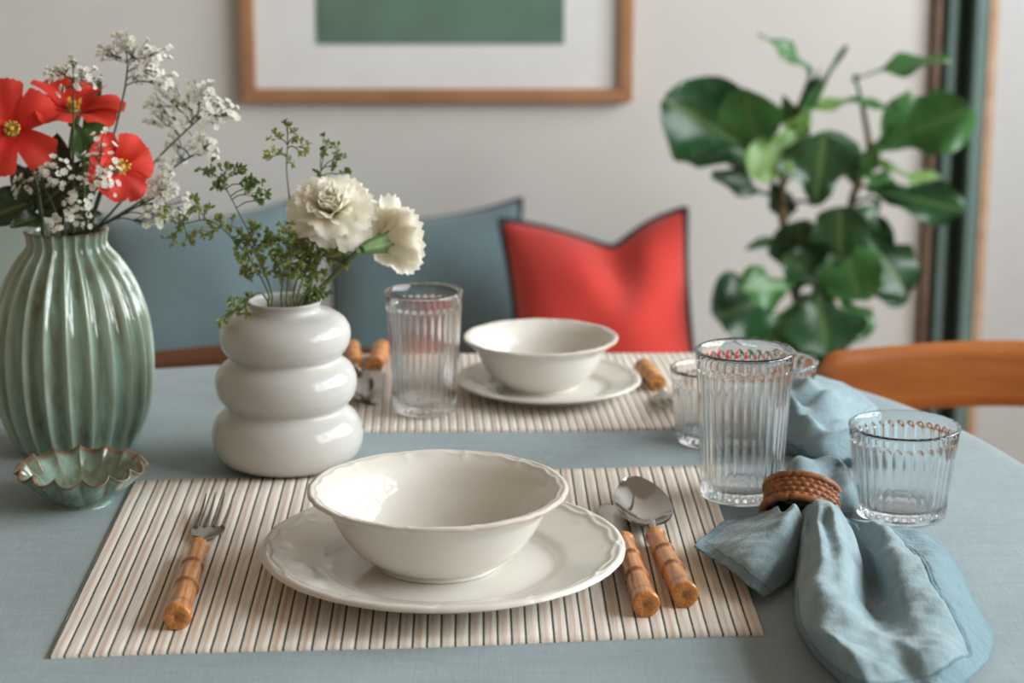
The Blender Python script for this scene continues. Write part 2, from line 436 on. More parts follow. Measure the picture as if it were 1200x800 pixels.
def rest(px0, px1, ty0, ty1, Yb, Yt, zb=SZ+.006, lean=None):
    a = PD(px0, 440, Yb); b = PD(px1, 440, Yb); a.z = b.z = zb
    return a, b, PD(px1 if lean is None else lean[1], ty1, Yt), PD(px0 if lean is None else lean[0], ty0, Yt)
cushion('throw_cushion', 'wide blue-grey velvet cushion behind the white vase', rest(110, 385, 0, 0, 3.32, 3.50, lean=None)[:2]+(PD(338, 236, 3.50), PD(112, 252, 3.50)), .13, M['blue_velvet_light'], M['blue_velvet'], pr=.004, bow=.075)
cushion('throw_cushion', 'blue-grey velvet cushion directly left of the red cushion', (Vector((*PD(372, 440, 3.20).xy, SZ+.006)), Vector((*PD(650, 440, 3.20).xy, SZ+.006)), PD(611, 233, 3.40), PD(376, 254, 3.40)), .13, M['blue_velvet'], M['navy'], pr=.005, bow=.07)
cushion('throw_cushion', 'red linen cushion with navy piping and a dented top', (Vector((*PD(612, 430, 3.02).xy, SZ+.008)), Vector((*PD(826, 430, 3.02).xy, SZ+.008)), PD(803, 243, 3.16), PD(586, 255, 3.16)), .165, M['red_linen'], M['navy'], notch=(.59, .046, .17), pr=.006, bow=.035)
cushion('throw_cushion', 'sage cushion at the far end of the sofa behind the green vase', (Vector((*PD(-150, 440, 3.32).xy, SZ+.006)), Vector((*PD(75, 440, 3.32).xy, SZ+.006)), PD(62, 258, 3.5), PD(-140, 258, 3.5)), .11, M['sage'], bow=.03)

# ------------------------------------------------------------------ chairs
def chair(loc, rz, label, mat, bh=(.655, .735)):
    t = empty('dining_chair', (0, 0, 0), label, 'chair')
    # curved plywood backrest, local +y is the rear
    m = MB(); N = 40; W = .215
    def yc(x): return .20+.0-(.035*(x/W)**2)*-1*-1
    z0, z1 = bh; zc = (z0+z1)/2; h = (z1-z0)/2
    rows_f, rows_b = [], []
    K = 10
    for i in range(N+1):
        x = W*(2*i/N-1); e = abs(x)/W
        hh = h*(1-max(0, (e-.90)/.10)**2.4*.55)
        rf, rb = [], []
        for k in range(K+1):
            s = 2*k/K-1; z = zc+hh*s+.004*cos(pi*x/W)
            y = yc(x); edge = (1-abs(s)**6)*(1-e**14)
            rf.append((x, y-.009*edge**.5, z)); rb.append((x, y+.009*edge**.5, z))
        rows_f.append(rf); rows_b.append(rb)
    m.grid(rows_f); m.grid([r[::-1] for r in rows_b]); m.build('backrest', mat, t)
    m = MB()
    pts = []
    for i in range(25): pts.append(i)
    rows = []
    for i in range(17):
        y = lerp(-.21, .20, i/16); w_ = .215-.02*(i/16)
        rows.append([(w_*(2*j/16-1), y+.012*((2*j/16-1)**2)*(1 if i == 0 else 0), .43-.012*(1-((2*j/16-1)**2))*sin(pi*i/16)) for j in range(17)])
    m.grid(rows); o = m.build('seat', mat, t, solid=.022, soff=-1); o.modifiers.new('b', 'BEVEL').width = .005
    for sx in (-1, 1):
        m = MB(); m.tube(spline([(sx*.185, -.185, 0), (sx*.18, -.175, .22), (sx*.175, -.17, .41)], 10), lambda s: lerp(.013, .018, s), 12); m.build('leg', mat, t)
        m = MB(); m.tube(spline([(sx*.19, .235, 0), (sx*.178, .185, .25), (sx*.172, .175, .44), (sx*.165, .19, .58), (sx*.160, .194, zc)], 18), lambda s: lerp(.013, .012, s) + .006*sin(pi*s), 12); m.build('leg', mat, t)
    m = MB()
    for sx in (-1, 1): m.box((sx*.165-.010, -.16, .385), (sx*.165+.010, .17, .412))
    m.box((-.165, -.165, .385), (.165, -.147, .412)); m.box((-.165, .16, .385), (.165, .178, .412)); m.build('seat_rail', mat, t, smooth=False, bevel=.003)
    t.location = loc; t.rotation_euler = (0, 0, rz); return t
cx = PD(1170, 440, 2.18).x
chair((cx+.0, 1.98, 0), R(-4), 'honey brown wooden chair with a curved back, beside the fig plant', M['chair'], (.637, .712))
cx = PD(322, 412, 2.26).x
chair((cx, 2.06, 0), R(3), 'reddish wooden chair whose top rail shows behind the far table edge', M['chair_dark'], (.60, .689))

# ------------------------------------------------------------------ table and cloth
TCX, TCY, TA, TB, TN, TR_ = -.116, 1.434, .568, .5345, 2.89, .207
def tedge(th, grow=0):
    c, s = cos(th), sin(th)
    x = (TA+grow)*math.copysign(abs(c)**(2/TN), c); y = (TB+grow)*math.copysign(abs(s)**(2/TN), s)
    return Vector((TCX+x*cos(TR_)-y*sin(TR_), TCY+x*sin(TR_)+y*cos(TR_), 0))
def table():
    t = empty('dining_table', (TCX, TCY, 0), 'oblong dining table with rounded ends under the blue-grey cloth', 'table')
    n = 120; m = MB()
    rows = [[tedge(2*pi*j/n, g)+Vector((0, 0, z)) for j in range(n)] for g, z in ((-.02, TZ-.032), (-.006, TZ-.030), (-.004, TZ-.012), (-.008, TZ-.004))]
    idx = m.grid(rows, True); m.face(idx[0][::-1]); m.face(idx[-1]); m.build('tabletop', M['table_wood'], t)
    for sx in (-1, 1):
        for sy in (-1, 1):
            q = MB(); q.lathe([(.018, 0), (.03, TZ-.03)], 16, (TCX+sx*.40*cos(TR_)-sy*.36*sin(TR_), TCY+sx*.40*sin(TR_)+sy*.36*cos(TR_), 0)); q.build('leg', M['table_wood'], t)
table()
def cloth():
    n = 240; m = MB(); rows = []
    cen = Vector((TCX, TCY, 0))
    for f in (.02, .2, .4, .6, .8, .9, .96): rows.append([cen+(tedge(2*pi*j/n)-cen)*f+Vector((0, 0, TZ)) for j in range(n)])
    for k in range(6):
        a = k/5*pi/2; rows.append([tedge(2*pi*j/n, -.012+.012*sin(a))+Vector((0, 0, TZ-.012*(1-cos(a)))) for j in range(n)])
    for k in range(1, 13):
        s = k/12
        rows.append([tedge(2*pi*j/n, s*(.012+.022*(.5+.5*sin(17*2*pi*j/n+1.3*sin(5*2*pi*j/n)))))+Vector((0, 0, TZ-.012-.21*s-.01*s*sin(3*2*pi*j/n))) for j in range(n)])
    idx = m.grid(rows, True); m.face(idx[0])
    o = m.build('tablecloth', M['table_linen'], base=(TCX, TCY, TZ), solid=.0012, soff=-1)
    tag(o, 'blue-grey linen cloth covering the whole dining table', 'tablecloth')
cloth()

# ------------------------------------------------------------------ striped placemats
def placemat(corn, label, ribs=50):
    FL, FR, BR, BL = [P(*c) for c in corn]
    cen = (FL+FR+BR+BL)/4; m = MB(); nx, ny, T = ribs*8, 24, .0026
    def pt(u, v):
        p = lerp(lerp(FL, FR, u), lerp(BL, BR, u), v)
        p = p+(BL-FL)*(.004*sin(u*9)*(1-2*v))*(1 if v < .5 else .6)
        f = (u*ribs-.08) % 1.0
        h = T-.0004*abs(cos(pi*f))**6
        return Vector((p.x, p.y, TZ+.0006+h))
    top = []; U = [i/nx for i in range(nx+1)]
    for j in range(ny+1): top.append([pt(u, j/ny) for u in U])
    low = lambda p: Vector((p.x, p.y, TZ+.0004))
    rows = [[low(p) for p in top[0]]]+top+[[low(p) for p in top[-1]]]
    vv = lambda i: max(0, min(1, (i-1)/ny))
    m.grid(rows, uv=lambda i, j: (U[j], vv(i)))
    m.grid([[r[0] for r in rows], [low(r[0]) for r in rows]], uv=lambda i, j: (0.0, vv(j)))
    m.grid([[low(r[-1]) for r in rows], [r[-1] for r in rows]], uv=lambda i, j: (0.9999, vv(j)))
    o = m.build('placemat', M['mat'], base=(cen.x, cen.y, TZ), sharp=0); tag(o, label, 'placemat')
placemat([(57, 774), (895, 747), (826, 549), (157, 567)], 'near striped woven placemat with cream ribs under the larger plate')
placemat([(384, 509), (888, 505), (826, 416.5), (402, 418)], 'far striped woven placemat under the smaller plate and tall glass')
MZ = TZ+.0032                                   # top of a placemat

# ------------------------------------------------------------------ plates and bowls
def arc_prof(pts, n):
    return [(p.x, p.z) for p in spline([(r, 0, z) for r, z in pts], n)]
def relief(th, lobes):
    f = (th*lobes/(2*pi)) % 1.0; d = abs(f-.5)*2       # 1 at a cusp, 0 mid
    return d
def plate(c, Rr, label, lobes=12):
    k = Rr/.125
    top = arc_prof([(.0, .006), (.04, .006), (.07, .0062), (.079, .0085), (.086, .0125), (.1, .0165), (.112, .0195), (.1185, .0215), (.1235, .0225)], 60)
    bot = arc_prof([(.125, .0212), (.1245, .0192), (.115, .0155), (.1, .0115), (.088, .0065), (.080, .0030), (.077, .0), (.0735, .0), (.072, .0022), (.04, .0025), (.0, .0025)], 44)
    prof = [(r*k, z*k) for r, z in top+bot]; nt = len(top)
    def mod(i, r, z, th):
        s = r/k
        e = sstep(.108, .124, s); d = relief(th, lobes)
        r2 = r*(1-.005*e*(d**8) + .0016*e*cos(th*lobes*2))
        if i < nt:
            b = math.exp(-((s-.1165-.0011*cos(lobes*2*th))/.0018)**2); z += k*.0010*b*(.8+.2*cos(th*lobes*14))
            b = math.exp(-((s-.1215+.003*d**6)/.0018)**2); z += k*.0008*b
            z += k*.0005*math.exp(-((s-.110)/.003)**2)*(d**10)
        return r2, z
    def at(i, r, z, th): return {'edge': sstep(.1232, .1252, r/k)*(.55+.45*sin(th*3+1))*.5}
    m = MB(); m.lathe(prof, 360, c, mod, at); o = m.build('dinner_plate', M['cream'], base=c, sharp=0); tag(o, label, 'plate'); return k
def bowl(c, Rr, H, label, lobes=12):
    k = Rr/.09; kz = H/.056
    top = arc_prof([(.0, .0075), (.02, .0078), (.038, .0095), (.053, .0175), (.064, .030), (.0695, .040), (.0745, .0475), (.081, .0525), (.0875, .0555)], 56)
    bot = arc_prof([(.09, .0548), (.0898, .0528), (.0845, .0492), (.0775, .0440), (.0735, .037), (.0685, .0275), (.0600, .0155), (.0490, .0065), (.0425, .003), (.042, .0), (.0385, .0), (.037, .002), (.0, .002)], 56)
    prof = [(r*k, z*kz) for r, z in top+bot]; nt = len(top)
    def mod(i, r, z, th):
        s = r/k; e = sstep(.076, .089, s); d = relief(th+.2, lobes)
        r2 = r*(1-.006*e*d**8+.0015*e*cos(th*lobes*2+.8)); z += kz*.0006*e*(cos((th+.2)*lobes)*-.5-.25+1.0*d**12)
        if i < nt:
            z += k*.0009*math.exp(-((s-.0835-.0007*cos(lobes*2*th))/.0013)**2)*(.8+.2*cos(th*lobes*13))
            z += k*.0004*math.exp(-((s-.0805)/.0025)**2)*d**10
        return r2, z
    def at(i, r, z, th): return {'edge': sstep(.0884, .0902, r/k)*(.6+.4*sin(th*2+2.4))*.8}
    m = MB(); m.lathe(prof, 320, c, mod, at); o = m.build('bowl', M['cream'], base=c, sharp=0); tag(o, label, 'bowl')
def setting(cxp, front_y, Rp, Rb, Hb, names, bdx=0, bdy=0):
    k = Rp/.125
    f = P(cxp, front_y, MZ+.0215*k); c = Vector((f.x, f.y+Rp, MZ)); plate(c, Rp, names[0])
    bowl(Vector((c.x+bdx, c.y+bdy, MZ+.0064*k)), Rb, Hb, names[1]); return c
C1 = setting(512, 715, .1262, .0900, .0565, ('large cream plate with relief rim on the near placemat', 'larger cream bowl with relief rim in front of the white vase'), -.0035, .004)
C2 = setting(645, 471, .085, .0712, .0485, ('smaller cream plate on the far placemat', 'smaller cream bowl in front of the red cushion'), -.0075, .008)

# ------------------------------------------------------------------ white bulbous vase
VB = P(338, 545)
def white_vase():
    prof = []
    def bulge(z0, z1, rw0, rm, rw1, n=22):
        for k in range(n):
            s = k/n; a = math.sqrt(max(0, 1-(2*s-1)**2)); w_ = lerp(rw0, rw1, s); prof.append((w_+(rm-w_)*a, lerp(z0, z1, s)))
    prof.append((.036, 0)); prof.append((.0395, .0008))  # foot
    bulge(.002, .0530, .040, .0617, .0425)
    bulge(.0530, .0950, .0425, .0578, .0395)
    bulge(.0950, .1350, .0395, .0534, .0295)
    for _ in range(3):
        prof = prof[:2]+[((prof[i-1][0]+2*prof[i][0]+prof[i+1][0])/4, prof[i][1]) for i in range(2, len(prof)-1)]+prof[-1:]
    prof += arc_prof([(.0300, .1350), (.0287, .1378), (.0288, .1405), (.0302, .1432), (.0298, .1442), (.0285, .1445), (.0270, .1436), (.0262, .141), (.026, .13), (.03, .11), (.03, .05), (.02, .02), (0, .018)], 40)
    m = MB(); m.lathe(prof, 128, VB, mod=lambda i, r, z, th: (r*(1+.004*sin(th*2+z*50)+.0015*sin(z*900)), z*.965))
    o = m.build('bulbous_vase', M['white_vase'], base=VB, sharp=0); tag(o, 'white glazed vase of three stacked bulges holding carnations', 'vase')
white_vase()

# ------------------------------------------------------------------ green fluted vase and scalloped dish
GB = P(91, 524)
def green_vase():
    L = 22
    outer = [(.044, 0), (.0485, .003), (.0555, .016), (.0625, .036), (.0662, .060), (.067, .083), (.0655, .105), (.061, .128), (.053, .150), (.0425, .168), (.0345, .178), (.0325, .184), (.0345, .1935)]
    prof = [(interp([(z, r) for r, z in outer], s*.1935), s*.1935) for s in [i/70 for i in range(71)]]
    prof = [(.036, 0)]+prof; no = len(prof)
    prof += [(.0335, .1945), (.0315, .1940), (.0300, .190), (.0295, .182), (.036, .165), (.05, .13), (.05, .06), (.03, .02), (.0, .018)]
    def crest(th): return 1-abs(sin(th*L/2))
    def mod(i, r, z, th):
        if i >= no: return r, z*.965
        d = .0056*sstep(0, .02, z)*(1-.45*sstep(.165, .19, z)); s = abs(sin(th*L/2))**.8
        return r*1.01-d*s, z*.965+(.0008*crest(th) if z > .19 else 0)
    def at(i, r, z, th):
        c = crest(th)
        return {'crest': min(1, sstep(.25, .85, c)), 'edge': max(.9*sstep(.189, .194, z), .35*sstep(.13, .19, z)*sstep(.2, .6, c)*(1-sstep(.6, .9, c)))}
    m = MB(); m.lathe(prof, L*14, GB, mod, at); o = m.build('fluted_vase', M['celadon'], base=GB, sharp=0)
    tag(o, 'tall celadon green fluted vase holding red flowers', 'vase')
green_vase()
def dish():
    b = P(97, 590); L = 14
    out = arc_prof([(.022, 0), (.0215, .0035), (.027, .008), (.037, .017), (.044, .0245), (.0492, .0285)], 26)
    inn = arc_prof([(.0478, .0292), (.043, .026), (.035, .0185), (.025, .0095), (.014, .006), (.0, .0055)], 22)
    prof = [(.019, .001)]+out+inn; no = len(out)+1
    def mod(i, r, z, th):
        a = abs(sin(th*L/2)); e = sstep(.006, .024, z) if i > 3 else 0
        if i >= no: e = sstep(.012, .046, r)
        return r*(1+e*(.10*a**.8-.05)), z+.0056*e*((1-a)**1.3)*sstep(.018, .028, z)
    def at(i, r, z, th):
        a = 1-abs(sin(th*L/2)); return {'edge': max(sstep(.0258, .0278, z), .5*sstep(.6, 1, a)*sstep(.008, .02, z)), 'crest': .25*sstep(.3, .9, a)}
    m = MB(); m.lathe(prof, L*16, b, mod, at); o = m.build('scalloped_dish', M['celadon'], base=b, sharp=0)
    tag(o, 'small scalloped green dish with a brown rim in front of the fluted vase', 'dish')
dish()

# ------------------------------------------------------------------ ribbed tumblers
def tumbler(base, H, rt, rb, flutes, label, band=.013, basez=.012, rot=0, group=None):
    n = flutes*10; NZ = 56; T = .0022
    prof = [(0, .0018), (rb*.6, .0012), (rb-.004, 0), (rb-.0016, .0006)]; k0 = len(prof)
    for i in range(NZ+1):
        s = i/NZ; prof.append((lerp(rb, rt, s), .002+(H-.003)*s))
    k1 = len(prof)
    prof += [(rt-T*.25, H-.0003), (rt-T*.6, H-.0002), (rt-T, H-.0012)]
    for i in range(1, 25):
        s = 1-i/24; z = lerp(basez, H-.003, s); prof.append((lerp(rb, rt, (z)/H)-T-.0004, z))
    r_ = prof[-1][0]
    prof += [(r_-.0015, basez-.002), (r_-.004, basez-.0030), (r_*.5, basez-.003), (0, basez-.0028)]
    def mod(i, r, z, th):
        if not (k0 <= i < k1): return r, z
        f = ((th*flutes/(2*pi)) % 1.0)*2-1        # -1..1 inside one flute
        zt = H-band-.0040*f*f; zb = .0065+.002*f*f
        w_ = sstep(zt+.0012, zt-.0012, z)*sstep(zb-.001, zb+.0015, z) if zt > zb else 0
        return r+.0004-.00145*w_*(1-abs(f)**2.2)+.0005*math.exp(-((z-H+.002)/.0016)**2), z
    m = MB(); m.lathe(prof, n, base, mod); o = m.build('tumbler', M['glass'], base=base, sharp=0)
    tag(o, label, 'glass', group); return o
tumbler(Vector((*P(868, 586).xy, TZ+.0036)), .118, .0375, .0305, 30, 'tall ribbed clear glass at the corner of the near placemat')
tumbler(Vector((*P(1055, 603).xy, TZ+.0006)), .0715, .0412, .0335, 32, 'short ribbed clear glass to the right of the near napkin', band=.010)
tumbler(Vector((*P(498, 486).xy, TZ+.0038)), .1105, .0337, .0275, 30, 'tall ribbed clear glass between the white vase and the smaller bowl')
tumbler(Vector((*P(829, 518).xy, TZ+.0006)), .066, .0325, .0265, 28, 'short ribbed clear glass half hidden behind the tall near glass', band=.011)
tumbler(Vector((*P(906, 500).xy, TZ+.0006)), .060, .0365, .0285, 28, 'short wide clear glass against the far napkin', band=.017)

# ------------------------------------------------------------------ cutlery with bamboo handles
def handle_prof(L, r0, r1):
    nodes = [.0, .30, .60]; prof = []
    for i in range(61):
        s = i/60; r = lerp(r0, r1, s)
        bump = sum(math.exp(-((s-q)/.022)**2)*.16-math.exp(-((s-q-.045)/.03)**2)*.07 for q in nodes)
        bump += sstep(.88, .97, s)*.10
        prof.append((r*(1+bump), L*s))
    return prof, nodes
def bamboo_handle(par, A, B, r0, r1):
    d = B-A; L = d.length; fm = frame_mat(A, d, Vector((0, 0, 1))); prof, nodes = handle_prof(L, r0, r1)
    prof = [(0, 0), (r0*.8, 0)]+prof+[(prof[-1][0]*.9, L+.0009), (r1*.45, L+.0010), (r1*.38, L+.0003), (r1*.1, L+.0002), (0, L+.0006)]
    def at(i, r, z, th):
        s = z/L; v = sum(math.exp(-((s-q-.022)/.012)**2) for q in nodes[1:])*1.2+math.exp(-((s-.89)/.012)**2)*.8
        if s > 1.0005: v = .9 if r < r1*.15 else (.25 if r < r1*.46 else 0)
        return {'node': min(1, v*.8), 'gx': cos(th)*min(1, r/r0), 'gy': sin(th)*min(1, r/r0), 'gz': s*.8+A.x*40}
    m = MB(); m.lathe(prof, 28, (0,0,0), mod=lambda i, r, z, th: (r*(1+.025*sin(3*th+z*90)), z), at=at, mat=fm)
    # keep the lathe's own axis as the object's z so the grain runs along the handle
    return m.build('handle', M['bamboo'], par, sharp=60)
def place_axis(A, B):
    d = (B-A); d.z = 0; y = d.normalized(); return y, Vector((y.y, -y.x, 0))
def fork(label, A, B, neck, tip):
    t = empty('fork', (*A.xy, MZ), label, 'fork'); bamboo_handle(t, A, B, .0066, .0082)
    y, x = place_axis(A, tip); m = MB()
    L = (tip-A).length
    def fp(s, u, z): return Vector((A.x, A.y, 0))+y*s+x*u+Vector((0, 0, MZ+z))
    hl = L*.50
    # neck and shoulder as a flat plate, then four tines
    prof = [(0, .0028), (.10, .0026), (.2, .0032), (.28, .006), (.34, .0105), (.40, .0118), (.47, .012)]
    zt = [(0, .0075), (.2, .006), (.35, .0048), (.5, .005), (.75, .0072), (1, .0125)]
    top, bot = [], []
    for i in range(25):
        s = i/24*.47; w_ = interp(prof, s); z = interp(zt, s)
        top.append([fp(s*L, w_*(2*j/8-1), z+.0010*(1-(2*j/8-1)**2)) for j in range(9)]); bot.append([fp(s*L, w_*(2*j/8-1), z-.0009) for j in range(9)])
    m.grid(top); m.grid([r[::-1] for r in bot])
    ring = lambda a, b: m.grid([a, b])
    ring([r[0] for r in bot], [r[0] for r in top]); ring([r[-1] for r in top], [r[-1] for r in bot]); ring(top[-1], bot[-1])
    for q in range(4):
        u0 = (-.0099+.0066*q); pts, rad = [], []
        for i in range(15):
            s = lerp(.455, 1.0 if q in (1, 2) else .985, i/14); pts.append(fp(s*L, u0*(1+.05*i/14), interp(zt, s))); rad.append(lerp(.0021, .0006, (i/14)**1.2))
        m.tube(pts, rad, 8)
    m.build('tines', M['old_steel'], t)
    return t
def knife(label, A, B, tip, face=1):
    t = empty('knife', (*A.xy, MZ), label, 'knife'); bamboo_handle(t, A, B, .0068, .0084)
    y, x = place_axis(A, tip); L = (tip-A).length; m = MB()
    def fp(s, u, z): return Vector((A.x, A.y, 0))+y*s+x*u+Vector((0, 0, MZ+z))
    left, right = [], []
    rows = []
    for i in range(31):
        s = i/30; w_ = .0045+.0045*sstep(.05, .2, s)
        lo = -w_*(1 if s < .8 else math.sqrt(max(0, 1-((s-.8)/.2)**2))*.9+.1*(1-s)/.2); hi = w_*(1 if s < .75 else math.sqrt(max(0, 1-((s-.75)/.25)**2)))
        z = lerp(.0068, .0022, sstep(0, .6, s))
        rows.append([fp(s*L, lo, z), fp(s*L, lerp(lo, hi, .3), z+.0009), fp(s*L, lerp(lo, hi, .7), z+.0009), fp(s*L, hi, z), fp(s*L, lerp(lo, hi, .7), z-.0008), fp(s*L, lerp(lo, hi, .3), z-.0008)])
    idx = m.grid(rows, True); m.face(idx[0][::-1]); m.face(idx[-1]); m.build('blade', M['old_steel'], t)
    return t
def spoon(label, A, B, tip, bw=.0212):
    tz = tip.z-MZ
    t = empty('spoon', (*A.xy, MZ), label, 'spoon'); bamboo_handle(t, A, B, .0066, .0082)
    y, x = place_axis(A, tip); L = (tip-A).length; m = MB()
    def fp(s, u, z): return Vector((A.x, A.y, 0))+y*s+x*u+Vector((0, 0, MZ+z))
    s0 = .16
    bl = L*(1-s0)
    def outline(s):          # half width along the bowl, egg shaped
        q = max(0, min(1, s)); return bw*(max(0, sin(pi*q**.82))**.55)
    rows = []
    for i in range(33):
        s = .004+.992*i/32; w_ = outline(s); rows.append((s, w_))
    top, bot = [], []
    for s, w_ in rows:
        a, b = [], []
        for j in range(17):
            u = 2*j/16-1; rim = .0100+(tz-.0100)*s**1.3; dep = (.0090*(max(0, 1-u*u)))*(sin(pi*s)**.7)
            z = rim-dep; a.append(fp(s0*L+s*bl, w_*u, z)); b.append(fp(s0*L+s*bl, w_*u*1.02, z-.0011))
        top.append(a); bot.append(b)
    m.grid(top); m.grid([r[::-1] for r in bot])
    m.grid([[r[0] for r in bot], [r[0] for r in top]]); m.grid([[r[-1] for r in top], [r[-1] for r in bot]])
    m.tube([fp(0, 0, .0078), fp(s0*L*.5, 0, .0088), fp(s0*L*.95, 0, .0112), fp(s0*L+bl*.06, 0, .0106)], [.0034, .0028, .0036, .0022], 10)
    m.build('spoon_bowl', M['steel'], t)
    return t
hz = MZ+.0082
fork('bamboo-handled fork to the left of the large plate', P(232.5, 641, MZ+.0074), P(207.5, 723, hz+.0008), None, P(258, 577, MZ+.0125))
knife('bamboo-handled knife lying between the large plate and the spoon', P(731, 634, MZ+.0074), P(757, 708, hz+.0008), P(711, 589, MZ+.003))
spoon('bamboo-handled spoon to the right of the knife on the near placemat', P(768, 628, MZ+.0074), P(803, 697, hz+.0008), P(742, 557, MZ+.017))
# cutlery of the far place, seen the other way round
def far(px, py, h=.0075): return P(px, py, MZ+h)
knife('far knife with a bamboo handle, just right of the white vase', far(440, 428), far(447, 408), far(437, 472, .003))
spoon('far spoon with a bamboo handle, partly behind the white vase', far(416, 428), far(412, 408), far(424, 468, .008), .014)
fork('far fork with a bamboo handle, right of the smaller plate', far(771, 449), far(754, 430), None, far(794, 480, .010))

# ------------------------------------------------------------------ linen napkins
def sheet(m, ctrl, nu, nv, hem=None, fold=None, rnd=None, wr=.0007):
    rows = [[P(x, y, TZ+.0022+z) for x, y, z in r] for r in ctrl]
    dense = [spline(r, nv) for r in rows]
    cols = [spline([dense[i][j] for i in range(len(dense))], nu) for j in range(nv+1)]
    pts = [[cols[j][i].copy() for j in range(nv+1)] for i in range(nu+1)]
    for i in range(nu+1):
        for j in range(nv+1):
            p = pts[i][j]; q = p*1.0
            p.z += wr*(sin(q.x*160+q.y*90)+.6*sin(q.x*310-q.y*210+1)+.5*sin(q.y*420+q.x*120))*min(1, max(0, (p.z-TZ-.004)/.012))
            if fold: p.z += fold(i/nu, j/nv)
            p.z = max(p.z, TZ+.0018)
    def at(i, j): return {'ed': hem(i/nu, j/nv) if hem else 2.0}
    m.grid(pts, at=at)
def band(d, w=.09): return min(2.0, d/w)     # distance from an edge, in hem widths
m = MB()
main = [
 [(934,604,.010),(941,596,.024),(950,589,.034),(961,585,.040),(972,586,.040),(981,592,.032),(987,601,.016),(992,606,.012),(1000,607,.014),(1010,612,.006)],
 [(931,636,.004),(938,628,.022),(949,618,.036),(964,612,.043),(982,614,.040),(996,622,.026),(1006,632,.010),(1020,626,.018),(1046,618,.020),(1074,620,.006)],
 [(931,668,.003),(938,662,.022),(952,652,.038),(974,648,.042),(996,652,.034),(1010,662,.014),(1021,668,.003),(1038,652,.028),(1074,640,.026),(1104,636,.005)],
 [(930,704,.003),(937,700,.022),(954,692,.037),(982,690,.038),(1004,693,.026),(1017,702,.008),(1032,702,.006),(1054,684,.032),(1092,666,.032),(1124,666,.004)],
 [(934,735,.003),(944,738,.020),(966,737,.034),(994,737,.034),(1016,738,.028),(1034,739,.024),(1053,734,.026),(1078,722,.030),(1112,706,.028),(1144,708,.003)],
 [(952,765,.003),(974,774,.014),(1000,779,.026),(1022,780,.025),(1042,780,.024),(1060,777,.021),(1082,771,.025),(1108,761,.026),(1136,749,.017),(1164,744,.003)],
 [(985,800,.002),(1003,813,.008),(1024,824,.014),(1044,830,.012),(1062,830,.007),(1080,825,.010),(1100,815,.014),(1120,804,.012),(1142,791,.008),(1159,772,.002)]]
sheet(m, main, 84, 100, hem=lambda u, v: min(band(1-u, .10), band(v, .10) if u > .45 else 2, band(1-v, .13) if u > .14 else 2), fold=lambda u, v: (.0030*sin(v*46+5*u)*math.exp(-((u-.22)/.22)**2)+.0016*sin(u*24-v*17))*sstep(0, .12, v)*sstep(1, .88, v)*sstep(0, .1, u))
wing = [
 [(904,604,.010),(913,597,.026),(924,594,.034),(935,596,.036),(944,603,.028),(949,614,.008)],
 [(884,603,.005),(895,606,.022),(908,610,.031),(922,619,.033),(934,633,.022),(941,650,.006)],
 [(855,608,.011),(865,615,.015),(880,624,.026),(900,636,.029),(918,654,.021),(930,674,.004)],
 [(829,625,.010),(838,632,.012),(853,642,.021),(873,653,.025),(893,670,.020),(912,689,.006)],
 [(814,637,.015),(822,645,.012),(836,654,.014),(855,666,.016),(876,684,.013),(896,698,.008)]]
sheet(m, wing, 56, 60, hem=lambda u, v: min(band(1-u, .15), band(v, .12)), fold=lambda u, v: .0034*sin(v*15+2.2*u)*math.exp(-(u/.45)**2)*sstep(0, .15, v)*sstep(1, .85, v))
tail = [
 [(903,598,.014),(913,584,.026),(929,573,.034),(950,571,.036),(967,576,.034),(978,586,.026),(986,598,.012)],
 [(908,598,.010),(913,570,.034),(929,551,.043),(955,541,.049),(979,556,.032),(998,566,.037),(1004,602,.010)],
 [(916,586,.003),(921,558,.024),(936,543,.034),(960,535,.043),(985,546,.036),(1001,562,.026),(1003,596,.003)],
 [(921,582,.0),(930,573,.0),(945,568,.0),(962,566,.0),(980,570,.0),(992,578,.0),(1000,594,.0)]]
sheet(m, tail, 44, 66, hem=None, fold=lambda u, v: .0045*sin(u*3.1)*sin(v*19+u*3))
o = m.build('linen_napkin', M['napkin'], base=(*P(960, 640).xy, TZ), solid=.0011, soff=1, sharp=0)
tag(o, 'blue linen napkin gathered through the wicker ring at the near right', 'napkin')
# wicker ring round it
def ring():
    c = P(939, 590, TZ+.024); ax = Vector((-.20, -.76, -.62)).normalized()
    fm = frame_mat(c, ax, Vector((1, 0, 0)))
    t = empty('napkin_ring', (c.x, c.y, TZ), 'brown woven wicker ring around the near napkin', 'napkin ring')
    r0, W = .0262, .024
    m = MB(); nt, nw = 168, 40; strands = 4; rows = []
    for i in range(nw+1):
        w_ = i/nw; row = []
        for j in range(nt):
            th = 2*pi*j/nt; k = min(strands-1, int(w_*strands)); fr = w_*strands-k
            h = .0026*abs(sin(pi*fr))**.7*(.45+.55*abs(sin(th*14+(k % 2)*pi/2)))
            rr = r0+h; row.append(fm @ Vector((rr*cos(th), rr*sin(th)*.86, (w_-.5)*W*.74)))
        rows.append(row)
    inner = [[fm @ Vector(((r0-.0015)*cos(2*pi*j/nt), (r0-.0015)*sin(2*pi*j/nt)*.86, (i-.5)*W*.74)) for j in range(nt)] for i in (1, 0)]
    m.grid(rows+inner+[rows[0]], True); m.build('weave', M['wicker'], t, sharp=0)
    for sgn in (-1, 1):
        q = MB(); loop = []
        for j in range(121):
            th = 2*pi*j/120; loop.append(fm @ Vector(((r0+.0015)*cos(th), (r0+.0015)*sin(th)*.86, sgn*W*.42)))
        q.tube(loop, lambda s: .0027*(1-.35*(abs(sin(s*pi*13))**.2 < .62)), 10, cap=False); q.build('rim', M['wicker'], t)
ring()
m = MB()
